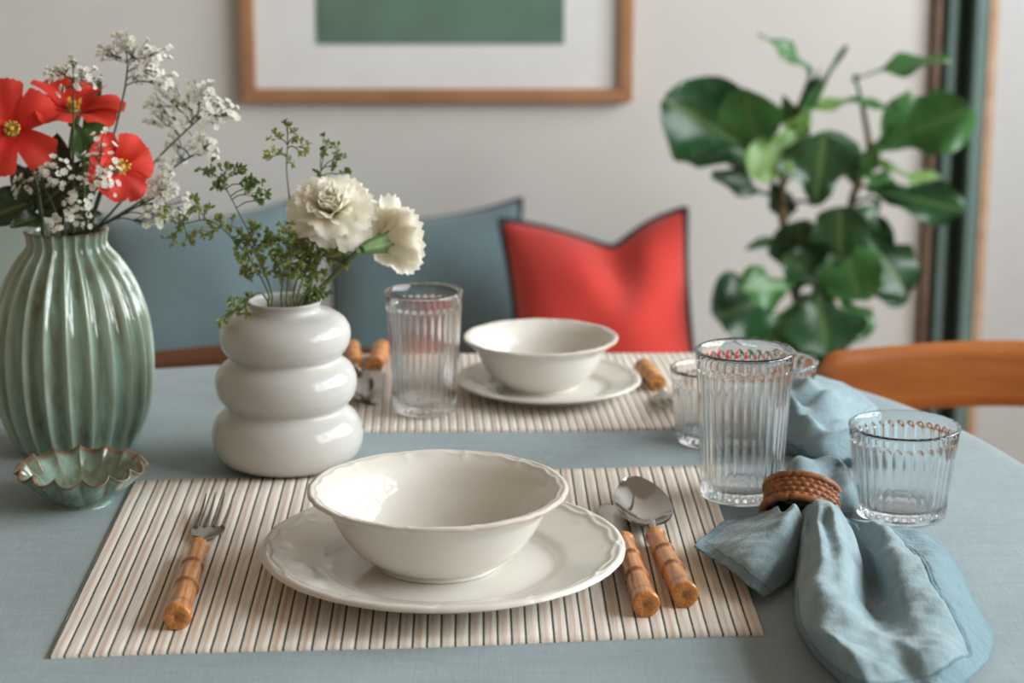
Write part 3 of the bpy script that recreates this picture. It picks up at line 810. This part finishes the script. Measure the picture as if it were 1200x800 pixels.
farn = [
 [(900,523,.0),(930,533,.0),(960,541,.0),(990,546,.0),(1012,545,.0),(1030,532,.0)],
 [(898,508,.012),(930,517,.016),(960,524,.018),(990,530,.014),(1012,530,.012),(1030,518,.004)],
 [(902,490,.026),(932,496,.030),(960,502,.028),(985,508,.024),(1010,510,.016),(1030,505,.005)],
 [(908,470,.044),(936,470,.046),(962,476,.042),(986,484,.034),(1010,492,.020),(1028,492,.006)],
 [(914,452,.052),(940,449,.054),(966,454,.048),(990,464,.036),(1010,476,.022),(1026,484,.006)],
 [(922,444,.03),(945,441,.03),(972,444,.026),(996,454,.018),(1014,466,.010),(1028,478,.0)]]
sheet(m, farn, 60, 60, hem=lambda u, v: band(u, .12), fold=lambda u, v: (.0065*(1-2*abs(sin(u*9+v*5+1.2*sin(v*5))))+.003*sin(u*31-v*14))*sin(pi*min(1, max(0, u)))*sstep(0, .15, v)*sstep(1, .85, v))
o = m.build('linen_napkin', M['napkin'], base=(*P(965, 500).xy, TZ), solid=.0011, soff=1, sharp=0)
tag(o, 'crumpled blue linen napkin behind the glasses at the far place', 'napkin')

# ------------------------------------------------------------------ flowers
def blade(m, base, tip, nrm, hw, shape, wave=0, seed=0, fold=.15, droop=0, nu=14, nv=10, mi=0):
    """a leaf blade: base to tip, half width hw, outline shape(s), gently folded along the midrib"""
    base, tip = Vector(base), Vector(tip); d = tip-base; L = d.length; y = d.normalized()
    x = y.cross(nrm).normalized(); z = x.cross(y)
    rows = []
    for i in range(nu+1):
        s = i/nu; row = []
        for j in range(nv+1):
            u = 2*j/nv-1; w_ = hw*shape(s)*(1+(.07*sin(s*10+seed*3+(u > 0)*1.7)+.04*sin(s*19+seed) if wave else 0))
            zz = fold*hw*abs(u)*shape(s)+wave*1.8*hw*sin(s*11+seed+u*1.5)*u*u-droop*L*s*s+droop*L*s*.3
            row.append(base+y*(L*s)+x*(w_*u)+z*zz)
        rows.append(row)
    def at(i, j):
        u = abs(2*j/nv-1); s = i/nu; side = abs(((s*7-u*1.6) % 1.0)-.5)*2
        return {'vein': max(1-u*6, 0) if u < .17 else .35*sstep(.75, 1, side)}
    m.grid(rows, at=at, mi=mi)
ovate = lambda s: max(.02, (sin(pi*min(1, s)**.8))**.8)
fiddle = lambda s: max(.03, min(1, .10+1.25*sstep(-.05, .75, s)*(1-.35*math.exp(-((s-.33)/.13)**2))))*math.sqrt(max(0, 1-max(0, (s-.62)/.385)**2))
lance = lambda s: max(.02, sin(pi*s)**.9)

def mouth_path(base, pts, n=44):
    """a stem from inside a vase, out through its mouth, on to the given points"""
    green = abs(base.x-GB.x) < .04
    c, rz, rr = (GB, TZ+.186, .019) if green else (VB, TZ+.137, .017)
    up = [p for p in pts if p.z > rz+.004] or pts[-1:]
    d = up[0]-Vector((c.x, c.y, rz)); d.z = 0
    r = Vector((c.x, c.y, rz))+(d if d.length < rr else d.normalized()*rr)
    b = Vector((c.x+(base.x-c.x)*.5, c.y+(base.y-c.y)*.5, base.z))
    return spline([b, lerp(b, r, .55), r-Vector((0, 0, .004)), *( [r+(up[0]-r)*.12] if green else []), *up], n)

def petal_sheet(m, org, axis, az, tilt, L, W, ruffle, seed, curl=.3, nu=9, nv=10, serr=.05, narrow=.25):
    rnd = random.Random(seed)
    fm = frame_mat(org, axis); ph = rnd.uniform(0, 6.3)
    rad = Vector((cos(az), sin(az), 0)); tan = Vector((-sin(az), cos(az), 0)); up = Vector((0, 0, 1))
    rows = []
    for i in range(nu+1):
        s = i/nu; a = tilt+curl*s*s; row = []
        for j in range(nv+1):
            u = 2*j/nv-1
            ll = s*L*(1-.16*u*u)*(1+(serr*(1 if j % 2 else -1)*rnd.uniform(.4, 1) if i == nu else 0))
            w_ = W*(narrow+(1-narrow)*s**.75)
            dirv = rad*sin(a)+up*cos(a); nrm = up*sin(a)-rad*cos(a)
            p = dirv*ll+tan*(w_*u)+nrm*(ruffle*L*s*s*sin(u*4.2+ph)+.12*L*u*u*s)
            row.append(fm @ p)
        rows.append(row)
    m.grid(rows, at=lambda i, j: {'tip': i/nu})
def stem_part(par, pts, r0, r1, mat, n=16, name='stem'):
    m = MB(); m.tube(mouth_path(pts[0], pts[1:]), lambda s: lerp(r0, r1, s), 7); return m.build(name, mat, par)

def carnation(label, cpx, Y, axis, size, stem_pts, seed, reflex=1.0):
    axis = Vector(axis).normalized(); cen = PD(*cpx, Y); org = cen-axis*size*.42
    t = empty('carnation', stem_pts[0], label, 'flower', None)
    rnd = random.Random(seed); m = MB()
    for tilt, n, L, W, ruf, curl in ((1.22, 7, 1.06, .44, .06, .45), (1.02, 8, 1.00, .42, .065, .35), (.84, 9, .96, .38, .06, .22), (.64, 8, .90, .34, .075, .12), (.46, 7, .86, .30, .09, .05), (.30, 7, .84, .25, .10, 0), (.16, 5, .83, .22, .11, 0), (.05, 3, .82, .18, .11, 0)):
        for k in range(n):
            petal_sheet(m, org, axis, 2*pi*k/n+rnd.uniform(-.25, .25)+tilt*3, tilt*(.5+.5*reflex)+rnd.uniform(-.08, .08), size*L*rnd.uniform(.86, 1.07), size*W, ruf, rnd.random(), curl*reflex, serr=.06)
    m.build('blossom', M['white_petal'], t, sharp=0)
    m = MB(); fm = frame_mat(org, axis)
    m.lathe([(0, -.024), (.0038, -.023), (.0062, -.016), (.0074, -.008), (.0085, .000), (.0105, .006), (.0128, .0115)], 40, mod=lambda i, r, z, th: (r*(1+.06*cos(5*th)), z) if i < 5 else (r*(.62+.38*abs(cos(2.5*th))**1.5), z*(.4+.6*abs(cos(2.5*th)))), mat=fm @ Matrix.Scale(.86, 4))
    m.build('calyx', M['calyx'], t)
    stem_part(t, [*stem_pts, org-axis*.023], .0019, .0023, M['stem']); return t
VM = Vector((VB.x, VB.y, TZ+.06))                # inside the white vase
def vn(px, dy=0): 
    p = PD(px, 346, VB.y+dy); return Vector((p.x, p.y, TZ+.140))
carnation('open white carnation facing the viewer in the white vase', (389, 238), VB.y-.012, (.02, -.60, .72), .036, [VM+Vector((.004, 0, 0)), vn(352), PD(372, 300, VB.y+.005)], 3)
carnation('white carnation turned away to the right, showing its green calyx', (462, 280), VB.y-.006, (.66, .68, .10), .036, [VM+Vector((.008, .004, 0)), vn(372), PD(395, 318, VB.y-.004)], 8, .45)

def red_flower(label, cpx, Y, axis, size, n, base, via, seed, tilt=1.05):
    axis = Vector(axis).normalized(); org = PD(*cpx, Y); t = empty('red_blossom', base, label, 'flower'); rnd = random.Random(seed); m = MB()
    for k in range(n):
        petal_sheet(m, org, axis, 2*pi*k/n+rnd.uniform(-.12, .12)+seed, tilt+rnd.uniform(-.15, .12), size*rnd.uniform(.92, 1.06), size*.40, .06, rnd.random(), .30, nu=12, nv=14, serr=.02, narrow=.20)
    m.build('petals', M['red_petal'], t, sharp=0)
    m = MB(); fm = frame_mat(org, axis); m.lathe([(.0, -.002), (.004, 0), (.0045, .003), (.002, .006), (.0018, .012), (0, .0125)], 14, mat=fm)
    for k in range(14):
        a = k*2.4; m.tube([fm @ Vector((.0015*cos(a), .0015*sin(a), .004)), fm @ Vector((.006*cos(a), .006*sin(a), .011+.003*sin(k)))], [.0005, .0009], 5)
    m.build('stamens', M['pollen'], t)
    m = MB(); m.lathe([(0, -.012), (.004, -.010), (.006, -.003), (.0065, .004)], 14, mat=fm); m.build('calyx', M['calyx'], t)
    stem_part(t, [base, *via, org-axis*.010], .0021, .0018, M['stem_dark'])
GM = Vector((GB.x, GB.y, TZ+.08))
def gn(px, dy=0): p = PD(px, 268, GB.y+dy); return Vector((p.x, p.y, TZ+.190))
red_flower('red blossom at the far left of the bouquet, facing forward', (14, 152), GB.y-.01, (.22, -.9, .25), .041, 5, GM+Vector((-.01, 0, 0)), [gn(70), PD(40, 205, GB.y)], 1.9)
red_flower('red blossom at the top of the bouquet in the fluted vase', (86, 134), GB.y+.02, (.10, -.24, .96), .044, 6, GM+Vector((0, .006, 0)), [gn(85), PD(82, 185, GB.y+.02)], 2.4)
red_flower('red blossom with yellow stamens low on the right of the bouquet', (136, 195), GB.y-.015, (.62, -.76, .1), .033, 6, GM+Vector((.01, 0, 0)), [gn(112), PD(118, 225, GB.y-.005)], 4.4)

# baby's breath florets share one mesh
def floret_mesh():
    m = MB(); rnd = random.Random(5)
    for k in range(6):
        a = 2*pi*k/6; d = Vector((cos(a), sin(a), .35)); s = Vector((-sin(a), cos(a), 0))
        rows = [[d*.0004-s*.0004, d*.0004+s*.0004], [d*.0018-s*.0011+Vector((0,0,.0003)), d*.0018+s*.0011+Vector((0,0,.0003))], [d*.0030-s*.0007, d*.0030+s*.0007]]
        m.grid(rows, at=lambda i, j: {'tip': .4+.3*i})
    m.lathe([(0, -.0016), (.0008, -.0012), (.0010, -.0003), (.0006, .0003)], 8, mi=1); m.lathe([(.0007, .0), (.0008, .0007), (0, .0012)], 8, mi=0)
    o = m.build('floret', [M['floret'], M['sprig']], base=(0,0,0), sharp=0); me = o.data; bpy.data.objects.remove(o); return me
FM = floret_mesh()
def add_floret(par, p, d, s, rnd):
    o = bpy.data.objects.new('floret', FM); C.objects.link(o); o.parent = par
    mt = frame_mat(Vector(p)-par.location, d, rngv(rnd)); o.matrix_local = mt @ Matrix.Scale(s, 4)
def near_on(path, p): return min(path, key=lambda q: (q-p).length)
def baby(label, base, px_path, Y, clusters, seed, Yt=None, group='sprays of tiny white flowers in the fluted vase', mat='stem_dark', fs=1.0, dens=1.5):
    """a branching stem (pixels at depth Y..Yt) and clusters (px, py, radius px, count) of florets at its branch ends"""
    rnd = random.Random(seed); Yt = Yt or Y; t = empty('gypsophila_spray', base, label, 'flower spray', group)
    n = len(px_path); path = mouth_path(base, [PD(x, y, lerp(Y, Yt, (i+1)/n)) for i, (x, y) in enumerate(px_path)])
    m = MB(); m.tube(path, lambda s: lerp(.0014, .0007, s), 6)
    for (x, y, rp, cnt) in clusters:
        c = PD(x, y, Yt+rnd.uniform(-.018, .018)); 
        cand = [q for q in path if q.z < c.z-.002] or path
        root = min(cand[12:] or cand, key=lambda q: (q-c).length+ .35*abs((c.z-q.z)-.6*(c-q).length))
        hub = lerp(root, c, .55)+Vector((0, 0, .0))
        m.tube(spline([root, lerp(root, hub, .5)+Vector((0, 0, .002)), hub], 6), .0006, 5)
        rr = rp*2.1/FPX
        for k in range(int(cnt*dens)):
            v = rngv(rnd); p = c+Vector((v.x*rr, v.y*rr*.8, v.z*rr)); mid = lerp(hub, p, .5)+rngv(rnd)*.0015
            m.tube([hub, mid, p], .00032, 4); d = ((p-hub).normalized()+Vector((0, -.6, .5))+rngv(rnd)*.4)
            add_floret(t, p, d, .86*fs*rnd.uniform(.75, 1.25), rnd)
    m.build('stem', M[mat], t); return t
baby('tallest white-flowered spray rising above the bouquet', GM+Vector((.006, .004, 0)), [(108, 262), (128, 180), (145, 110), (150, 75)], GB.y, [(145, 48, 10, 12), (160, 62, 12, 14), (128, 62, 9, 9), (175, 78, 12, 14), (190, 62, 8, 8), (165, 88, 10, 8), (195, 92, 10, 9), (120, 58, 6, 5)], 11, GB.y+.01, None)
baby('white-flowered spray leaning far to the right of the fluted vase', GM+Vector((.01, .002, 0)), [(118, 262), (165, 210), (190, 180), (232, 140)], GB.y+.005, [(255, 122, 10, 14), (268, 132, 8, 9), (235, 108, 12, 16), (212, 118, 12, 16), (225, 135, 10, 10), (195, 112, 12, 15), (180, 135, 9, 9), (200, 140, 9, 8), (245, 140, 9, 9), (178, 118, 8, 8)], 12, GB.y+.02, None)
baby('white-flowered spray arching right just above the dill', GM+Vector((.012, -.004, 0)), [(122, 262), (180, 225), (205, 195), (240, 175)], GB.y+.005, [(240, 172, 10, 12), (228, 165, 9, 9), (215, 180, 9, 8), (248, 178, 7, 6), (205, 165, 8, 6), (195, 190, 8, 7)], 13, GB.y+.02, None)
baby('dense white-flowered spray drooping beside the neck of the fluted vase', GM+Vector((.012, .006, 0)), [(120, 264), (155, 245), (180, 232)], GB.y-.005, [(185, 215, 10, 14), (178, 235, 10, 15), (195, 225, 10, 14), (190, 250, 9, 12), (176, 258, 8, 10), (212, 240, 10, 10), (200, 205, 8, 8)], 14, GB.y-.01, None, fs=1.0, dens=1.3)
baby('white-flowered spray standing upright in front of the top red blossom', GM+Vector((0, -.008, 0)), [(85, 265), (86, 170), (86, 95)], GB.y-.02, [(86, 70, 6, 9), (70, 82, 10, 14), (100, 92, 9, 12), (78, 100, 9, 8), (60, 88, 7, 7), (112, 95, 5, 4)], 15, GB.y-.035, None, dens=1.0)
baby('low white-flowered spray at the left over the dark leaves', GM+Vector((-.006, -.008, 0)), [(72, 266), (60, 235), (48, 215)], GB.y-.02, [(56, 192, 9, 13), (50, 212, 10, 14), (72, 196, 6, 7), (28, 215, 9, 10), (20, 226, 7, 7), (70, 218, 7, 7), (48, 203, 6, 7)], 16, GB.y-.04, None, fs=1.12, dens=.8)
baby('low white-flowered spray at the rim front of the fluted vase', GM+Vector((.0, -.010, 0)), [(82, 267), (84, 245), (86, 225)], GB.y-.03, [(74, 252, 8, 12), (95, 255, 8, 12), (93, 238, 8, 10), (98, 218, 10, 12), (66, 266, 5, 5), (82, 232, 6, 6)], 17, GB.y-.045, None, fs=1.12, dens=.8)
baby('white-flowered spray scattered in front of the right red blossom', GM+Vector((.008, -.008, 0)), [(100, 265), (108, 230), (116, 205)], GB.y-.03, [(118, 208, 10, 14), (124, 190, 9, 10), (108, 216, 9, 10), (128, 218, 9, 9), (114, 178, 8, 7), (132, 205, 7, 6), (100, 185, 7, 6), (120, 160, 9, 8)], 18, GB.y-.045, None, fs=1.0, dens=.85)

# dark foliage in the fluted vase
def leafy(label, base, px_path, Y, leaves, mat='dark_leaf', stem='stem_dark'):
    t = empty('foliage_stem', base, label, 'foliage'); path = mouth_path(base, [PD(x, y, Y) for x, y in px_path])
    m = MB(); m.tube(path, lambda s: lerp(.002, .001, s), 7); m.build('stem', M[stem], t)
    for k, (x0, y0, x1, y1, hw, dY) in enumerate(leaves):
        q = MB(); a = PD(x0, y0, Y); a = near_on(path, a); b = PD(x1, y1, Y+dY)
        blade(q, a, b, Vector((.15*sin(k*2.1), -1, .35)), hw*1.7/FPX, ovate, .1, k, .25, .06); q.build('leaf', M[mat], t, sharp=0)
leafy('broad dark leaves at the left of the fluted vase mouth', GM+Vector((-.008, 0, 0)), [(66, 266), (45, 240), (30, 225)], GB.y+.005, [(40, 236, -22, 258, 20, -.01), (60, 240, 30, 195, 18, .015), (75, 225, 52, 170, 16, .02), (70, 248, 118, 215, 15, .015), (62, 240, 95, 200, 15, .01), (48, 243, -10, 225, 16, .02), (34, 228, -15, 235, 14, .03), (45, 238, 15, 190, 16, .02), (58, 250, 12, 264, 12, -.03)])
leafy('dark leafy stem behind the white florets in the fluted vase', GM+Vector((0, .006, 0)), [(80, 266), (72, 220), (62, 180)], GB.y+.012, [(72, 220, 40, 185, 15, .01), (70, 210, 66, 155, 15, .015), (74, 230, 100, 185, 14, .01), (78, 245, 112, 225, 12, .01), (74, 232, 38, 225, 13, 0), (80, 250, 120, 250, 10, .01)])
leafy('green leaf blade between the two right red blossoms', GM+Vector((.004, .008, 0)), [(92, 266), (98, 205), (100, 170)], GB.y+.012, [(100, 172, 128, 135, 13, .01), (98, 190, 90, 145, 12, 0), (98, 205, 125, 172, 11, .01), (102, 175, 118, 84, 9, .05)], 'fig_mid', 'stem')

# green sprigs in the white vase
def sprig(label, base, px_path, Y, tips, seed, Yt=None, mat='sprig', lsz=1.0, density=1.0):
    rnd = random.Random(seed); Yt = Yt or Y; t = empty('dill_sprig', base, label, 'foliage')
    n = len(px_path); path = mouth_path(base, [PD(x, y, lerp(Y, Yt, (i+1)/n)) for i, (x, y) in enumerate(px_path)])
    st, lv = MB(), MB(); st.tube(path, lambda s: lerp(.0011, .0005, s), 6)
    def leaflet(p, d, L):
        nrm = (Vector((0, -1, .4))+rngv(rnd)*.7).normalized()
        if d.cross(nrm).length < .1: nrm = d.orthogonal()
        blade(lv, p, p+d*L, nrm, L*.24, lance, 0, 0, .2, .05, 4, 2)
    def tuft(p, d, s):
        for k in range(rnd.randint(5, 7)):
            leaflet(p, (d*.7+rngv(rnd)*.9).normalized(), s*rnd.uniform(.7, 1.2))
    for (x, y, rp, cnt) in tips:
        c = PD(x, y, Yt+rnd.uniform(-.015, .015)); root = min(path[10:], key=lambda q: (q-c).length+.3*max(0, q.z-c.z+.004))
        hub = lerp(root, c, .6)
        st.tube(spline([root, lerp(root, hub, .5)+Vector((0, 0, .0015)), hub], 5), .0005, 5); rr = rp*1.65/FPX
        for k in range(max(1, int(cnt*density))):
            v = rngv(rnd); p = c+Vector((v.x, v.y*.7, v.z))*rr; st.tube([hub, lerp(hub, p, .5)+rngv(rnd)*.001, p], .0003, 4)
            tuft(p, (p-hub).normalized(), .0042*lsz)
            q = lerp(hub, p, rnd.uniform(.3, .8)); leaflet(q, (rngv(rnd)+(p-hub).normalized()).normalized(), .004*lsz)
    st.build('stem', M['stem'], t); lv.build('leaves', M[mat], t, sharp=0); return t
VY = VB.y
sprig('tallest thin green sprig standing above the open carnation', VM, [(330, 340), (340, 260), (336, 200), (337, 170)], VY, [(337, 148, 6, 4), (347, 158, 7, 4), (322, 158, 6, 4), (318, 180, 7, 4), (352, 172, 7, 4), (330, 178, 5, 2), (343, 190, 4, 2)], 21, VY+.01, 'sprig')
sprig('thin green sprig rising behind the open carnation', VM, [(345, 340), (365, 260), (376, 200)], VY+.01, [(384, 165, 6, 4), (400, 178, 8, 5), (392, 192, 6, 3), (375, 180, 5, 3), (410, 202, 5, 3), (372, 205, 5, 3)], 22, VY+.02, 'sprig_dark')
sprig('green sprig with darker buds reaching up to the left', VM, [(318, 342), (300, 290), (275, 240), (262, 215)], VY, [(241, 196, 9, 7), (264, 196, 7, 5), (280, 198, 6, 5), (262, 212, 7, 5), (288, 212, 8, 6), (296, 224, 8, 6), (310, 230, 8, 6), (252, 218, 6, 4), (302, 215, 5, 3)], 23, VY-.01, 'sprig_dark', 1.1)
sprig('feathery green sprig stretching left towards the fluted vase', VM, [(314, 342), (290, 300), (250, 260), (215, 262)], VY-.005, [(205, 262, 8, 6), (222, 252, 8, 6), (240, 250, 9, 7), (200, 282, 7, 5), (220, 280, 8, 6), (260, 262, 9, 7), (245, 275, 8, 5), (232, 235, 7, 5), (275, 262, 8, 6), (195, 250, 6, 4), (285, 280, 8, 6)], 24, VY-.015, 'sprig')
sprig('feathery green sprig in the left half of the white vase', VM, [(318, 342), (305, 310), (292, 285)], VY-.01, [(285, 298, 8, 7), (298, 290, 8, 7), (305, 312, 8, 7), (290, 318, 7, 6), (282, 278, 7, 5), (300, 268, 8, 6), (310, 285, 8, 6)], 25, VY-.02, 'sprig', 1.0, 1.7)
sprig('dense feathery sprig in the middle of the white vase', VM, [(336, 342), (340, 310), (342, 280)], VY-.01, [(325, 300, 9, 9), (340, 290, 9, 9), (355, 300, 9, 9), (345, 315, 9, 9), (330, 320, 8, 8), (360, 320, 8, 8), (338, 270, 9, 8), (322, 278, 8, 7), (352, 278, 8, 7), (368, 305, 8, 6)], 26, VY-.025, 'sprig', 1.0, 1.7)
sprig('bushy yellow-green sprig below the open carnation', VM, [(350, 342), (362, 310), (372, 290)], VY-.008, [(375, 285, 9, 8), (385, 300, 8, 7), (365, 275, 8, 7), (390, 290, 7, 6), (372, 318, 8, 7), (403, 305, 6, 5), (400, 290, 6, 4), (356, 290, 8, 8)], 27, VY-.02, 'sprig', 1.0, 1.7)
sprig('small green sprig drooping over the left rim of the white vase', VM+Vector((-.006, -.006, 0)), [(306, 343), (292, 350), (275, 366)], VY-.022, [(276, 352, 7, 6), (286, 362, 7, 6), (266, 372, 6, 5), (258, 378, 5, 3), (290, 350, 5, 4)], 28, VY-.035, 'sprig')
sprig('short green sprig hanging over the right rim of the white vase', VM+Vector((.006, -.006, 0)), [(362, 341), (370, 342), (374, 348)], VY-.022, [(372, 346, 6, 7), (380, 342, 5, 5), (368, 352, 5, 5), (362, 336, 6, 6)], 29, VY-.036, 'sprig_dark')

# ------------------------------------------------------------------ fiddle-leaf fig
def fig():
    Y = 3.12; sc_ = 3.2/FPX
    b = PD(945, 400, Y); t = empty('potted_fig', (b.x, Y, 0), 'fiddle-leaf fig plant with big glossy leaves beside the green door frame', 'plant')
    pot = MB(); pot.lathe([(0, 0), (.085, 0), (.09, .004), (.115, .20), (.122, .20), (.124, .225), (.117, .227), (.110, .222), (.106, .19), (0, .19)], 48, (b.x, Y, 0)); pot.build('pot', M['terracotta'], t)
    so = MB(); so.lathe([(.105, .19), (.09, .199), (0, .202)], 40, (b.x, Y, 0)); so.build('soil', M['soil'], t)
    trunks = [[(b.x, Y, .19), PD(938, 400, Y), PD(930, 330, Y), PD(916, 240, Y), PD(926, 160, Y), PD(948, 95, Y)], [(b.x+.012, Y, .19), PD(965, 400, Y+.01), PD(980, 320, Y+.02), PD(1000, 230, Y+.02), PD(1018, 180, Y+.02), PD(1010, 120, Y+.02)]]
    paths = []
    for tr in trunks:
        p = spline(tr, 40); paths += p
        m = MB(); m.tube(p, lambda s: lerp(.010, .004, s), 10); m.build('trunk', M['bark'], t)
    # base x, y, tip x, y, half width (px), depth base, tip, face dir (x, y, z), material, wave, droop
    D, G, L_ = 'fig_dark', 'fig_mid', 'fig_light'
    leaves = [
     (905,192,779,116,47, .0,-.05, (-.2,-1,.3), D,.16,.03), (892,200,872,104,33,-.05,-.08, (-.5,-1,.1), G,.08,.03),
     (938,152,880,205,24,-.06,-.10, (.3,-1,.5), L_,.10,.05), (955,240,966,154,42,-.07,-.09, (.1,-1,.2), D,.10,.03),
     (950,85,896,36,12,.0,-.03, (-.4,-.5,.8), G,.20,.16), (928,150,990,52,10,.0,.0, (.9,-.5,.3), D,.12,-.04),
     (1000,92,1112,62,15,.0,-.03, (-.1,-.5,.9), G,.22,.10), (1020,172,1138,128,34,.02,-.05, (.2,-1,.3), G,.22,.06),
     (1020,222,1130,246,25,.0,-.06, (0,-.9,.6), D,.18,.02), (1030,190,1125,235,17,.04,.0, (.1,-.6,.9), L_,.15,.12),
     (1010,268,1062,345,32,.0,-.04, (.3,-1,.2), D,.12,.03), (1012,325,1064,352,17,.02,-.02, (.1,-.8,.5), D,.15,.03),
     (985,262,1006,352,34,-.04,-.08, (-.3,-1,.2), G,.10,.03), (985,310,984,242,30,-.06,-.08, (-.1,-1,.1), D,.08,.02),
     (935,340,938,258,30,-.02,-.05, (-.4,-1,.1), D,.10,.02), (908,232,836,203,15,.0,-.05, (.0,-.8,.7), D,.14,.06),
     (915,280,874,290,8,.0,-.04, (.1,-.6,.8), D,.12,.06), (918,342,838,372,40,-.03,-.09, (-.2,-1,.3), D,.10,.03),
     (928,336,870,338,24,-.08,-.12, (0,-.9,.6), G,.10,.05), (932,356,900,412,24,-.04,-.07, (-.2,-1,.3), G,.10,.03),
     (958,335,968,415,42,-.05,-.09, (.0,-1,.2), D,.08,.03), (985,345,1012,398,22,-.03,-.07, (.3,-1,.3), G,.10,.03),
     (930,150,962,78,13,.01,.0, (.8,-.8,.1), D,.10,.0), (985,318,1036,336,22,-.02,-.05, (0,-.9,.6), G,.12,.04),
     (940,165,918,110,14,.02,.0, (-.7,-1,.1), G,.1,.0), (1005,205,1030,172,12,.0,-.02, (.2,-1,.3), G,.1,.0),
     (930,300,968,270,20,-.02,-.05, (.1,-1,.3), D,.1,.02), (1030,235,1005,270,16,-.02,-.05, (.2,-1,.3), D,.1,.03),
     (950,380,990,412,26,-.02,-.04, (.3,-1,.1), D,.1,.03), (945,130,1012,112,9,.0,.02, (.1,-.5,.9), L_,.15,.08),
     (960,330,918,300,20,-.03,-.06, (-.2,-1,.3), D,.12,.03), (990,330,948,300,24,.03,.01, (.1,-1,.2), G,.12,.03),
     (945,345,958,392,26,.03,.0, (-.3,-1,.2), G,.1,.03), (925,390,948,420,22,.02,.0, (.1,-1,.2), D,.1,.03), (985,380,962,420,24,.04,.02, (.2,-1,.2), D,.1,.02),
     (1000,290,1046,268,24,.02,-.01, (.2,-1,.3), D,.14,.03), (1018,190,1066,105,15,.05,.03, (.6,-1,.2), G,.16,.03), (905,215,860,160,22,.04,.02, (-.2,-1,.2), D,.12,.02),
     (935,205,925,165,18,.03,.0, (-.2,-1,.2), D,.12,.02), (925,255,905,215,14,.03,.0, (-.3,-1,.2), D,.12,.02), (1000,215,985,165,18,.05,.03, (.1,-1,.2), G,.12,.02),
     (935,290,985,300,20,.02,.0, (.1,-1,.3), D,.12,.03), (940,410,985,395,24,.03,.01, (.2,-1,.2), D,.1,.02), (1010,200,1045,225,16,.03,.0, (.1,-.8,.5), G,.14,.04),
     (1002,118,1058,130,7,.0,.0, (.1,-.6,.8), G,.1,.05), (925,165,948,128,14,-.02,-.04, (.3,-1,.2), L_,.1,.0)]
    for k, (x0, y0, x1, y1, hw, d0, d1, n, mt, wv, dr) in enumerate(leaves):
        a, c = PD(x0, y0, Y+d0), PD(x1, y1, Y+d1); q = MB()
        root = min(paths, key=lambda p: (p-a).length+.5*max(0, p.z-a.z+.01))
        q.tube(spline([root, lerp(root, a, .6)+Vector((0, 0, .006)), a, lerp(a, c, .06)], 8), .0028, 6)
        blade(q, a, c, Vector(n).normalized(), 1.1*hw*sc_, fiddle if hw > 14 else ovate, wv, k*1.7, .14, dr, 22, 14)
        q.build('leaf', M[mt], t, sharp=0)
fig()
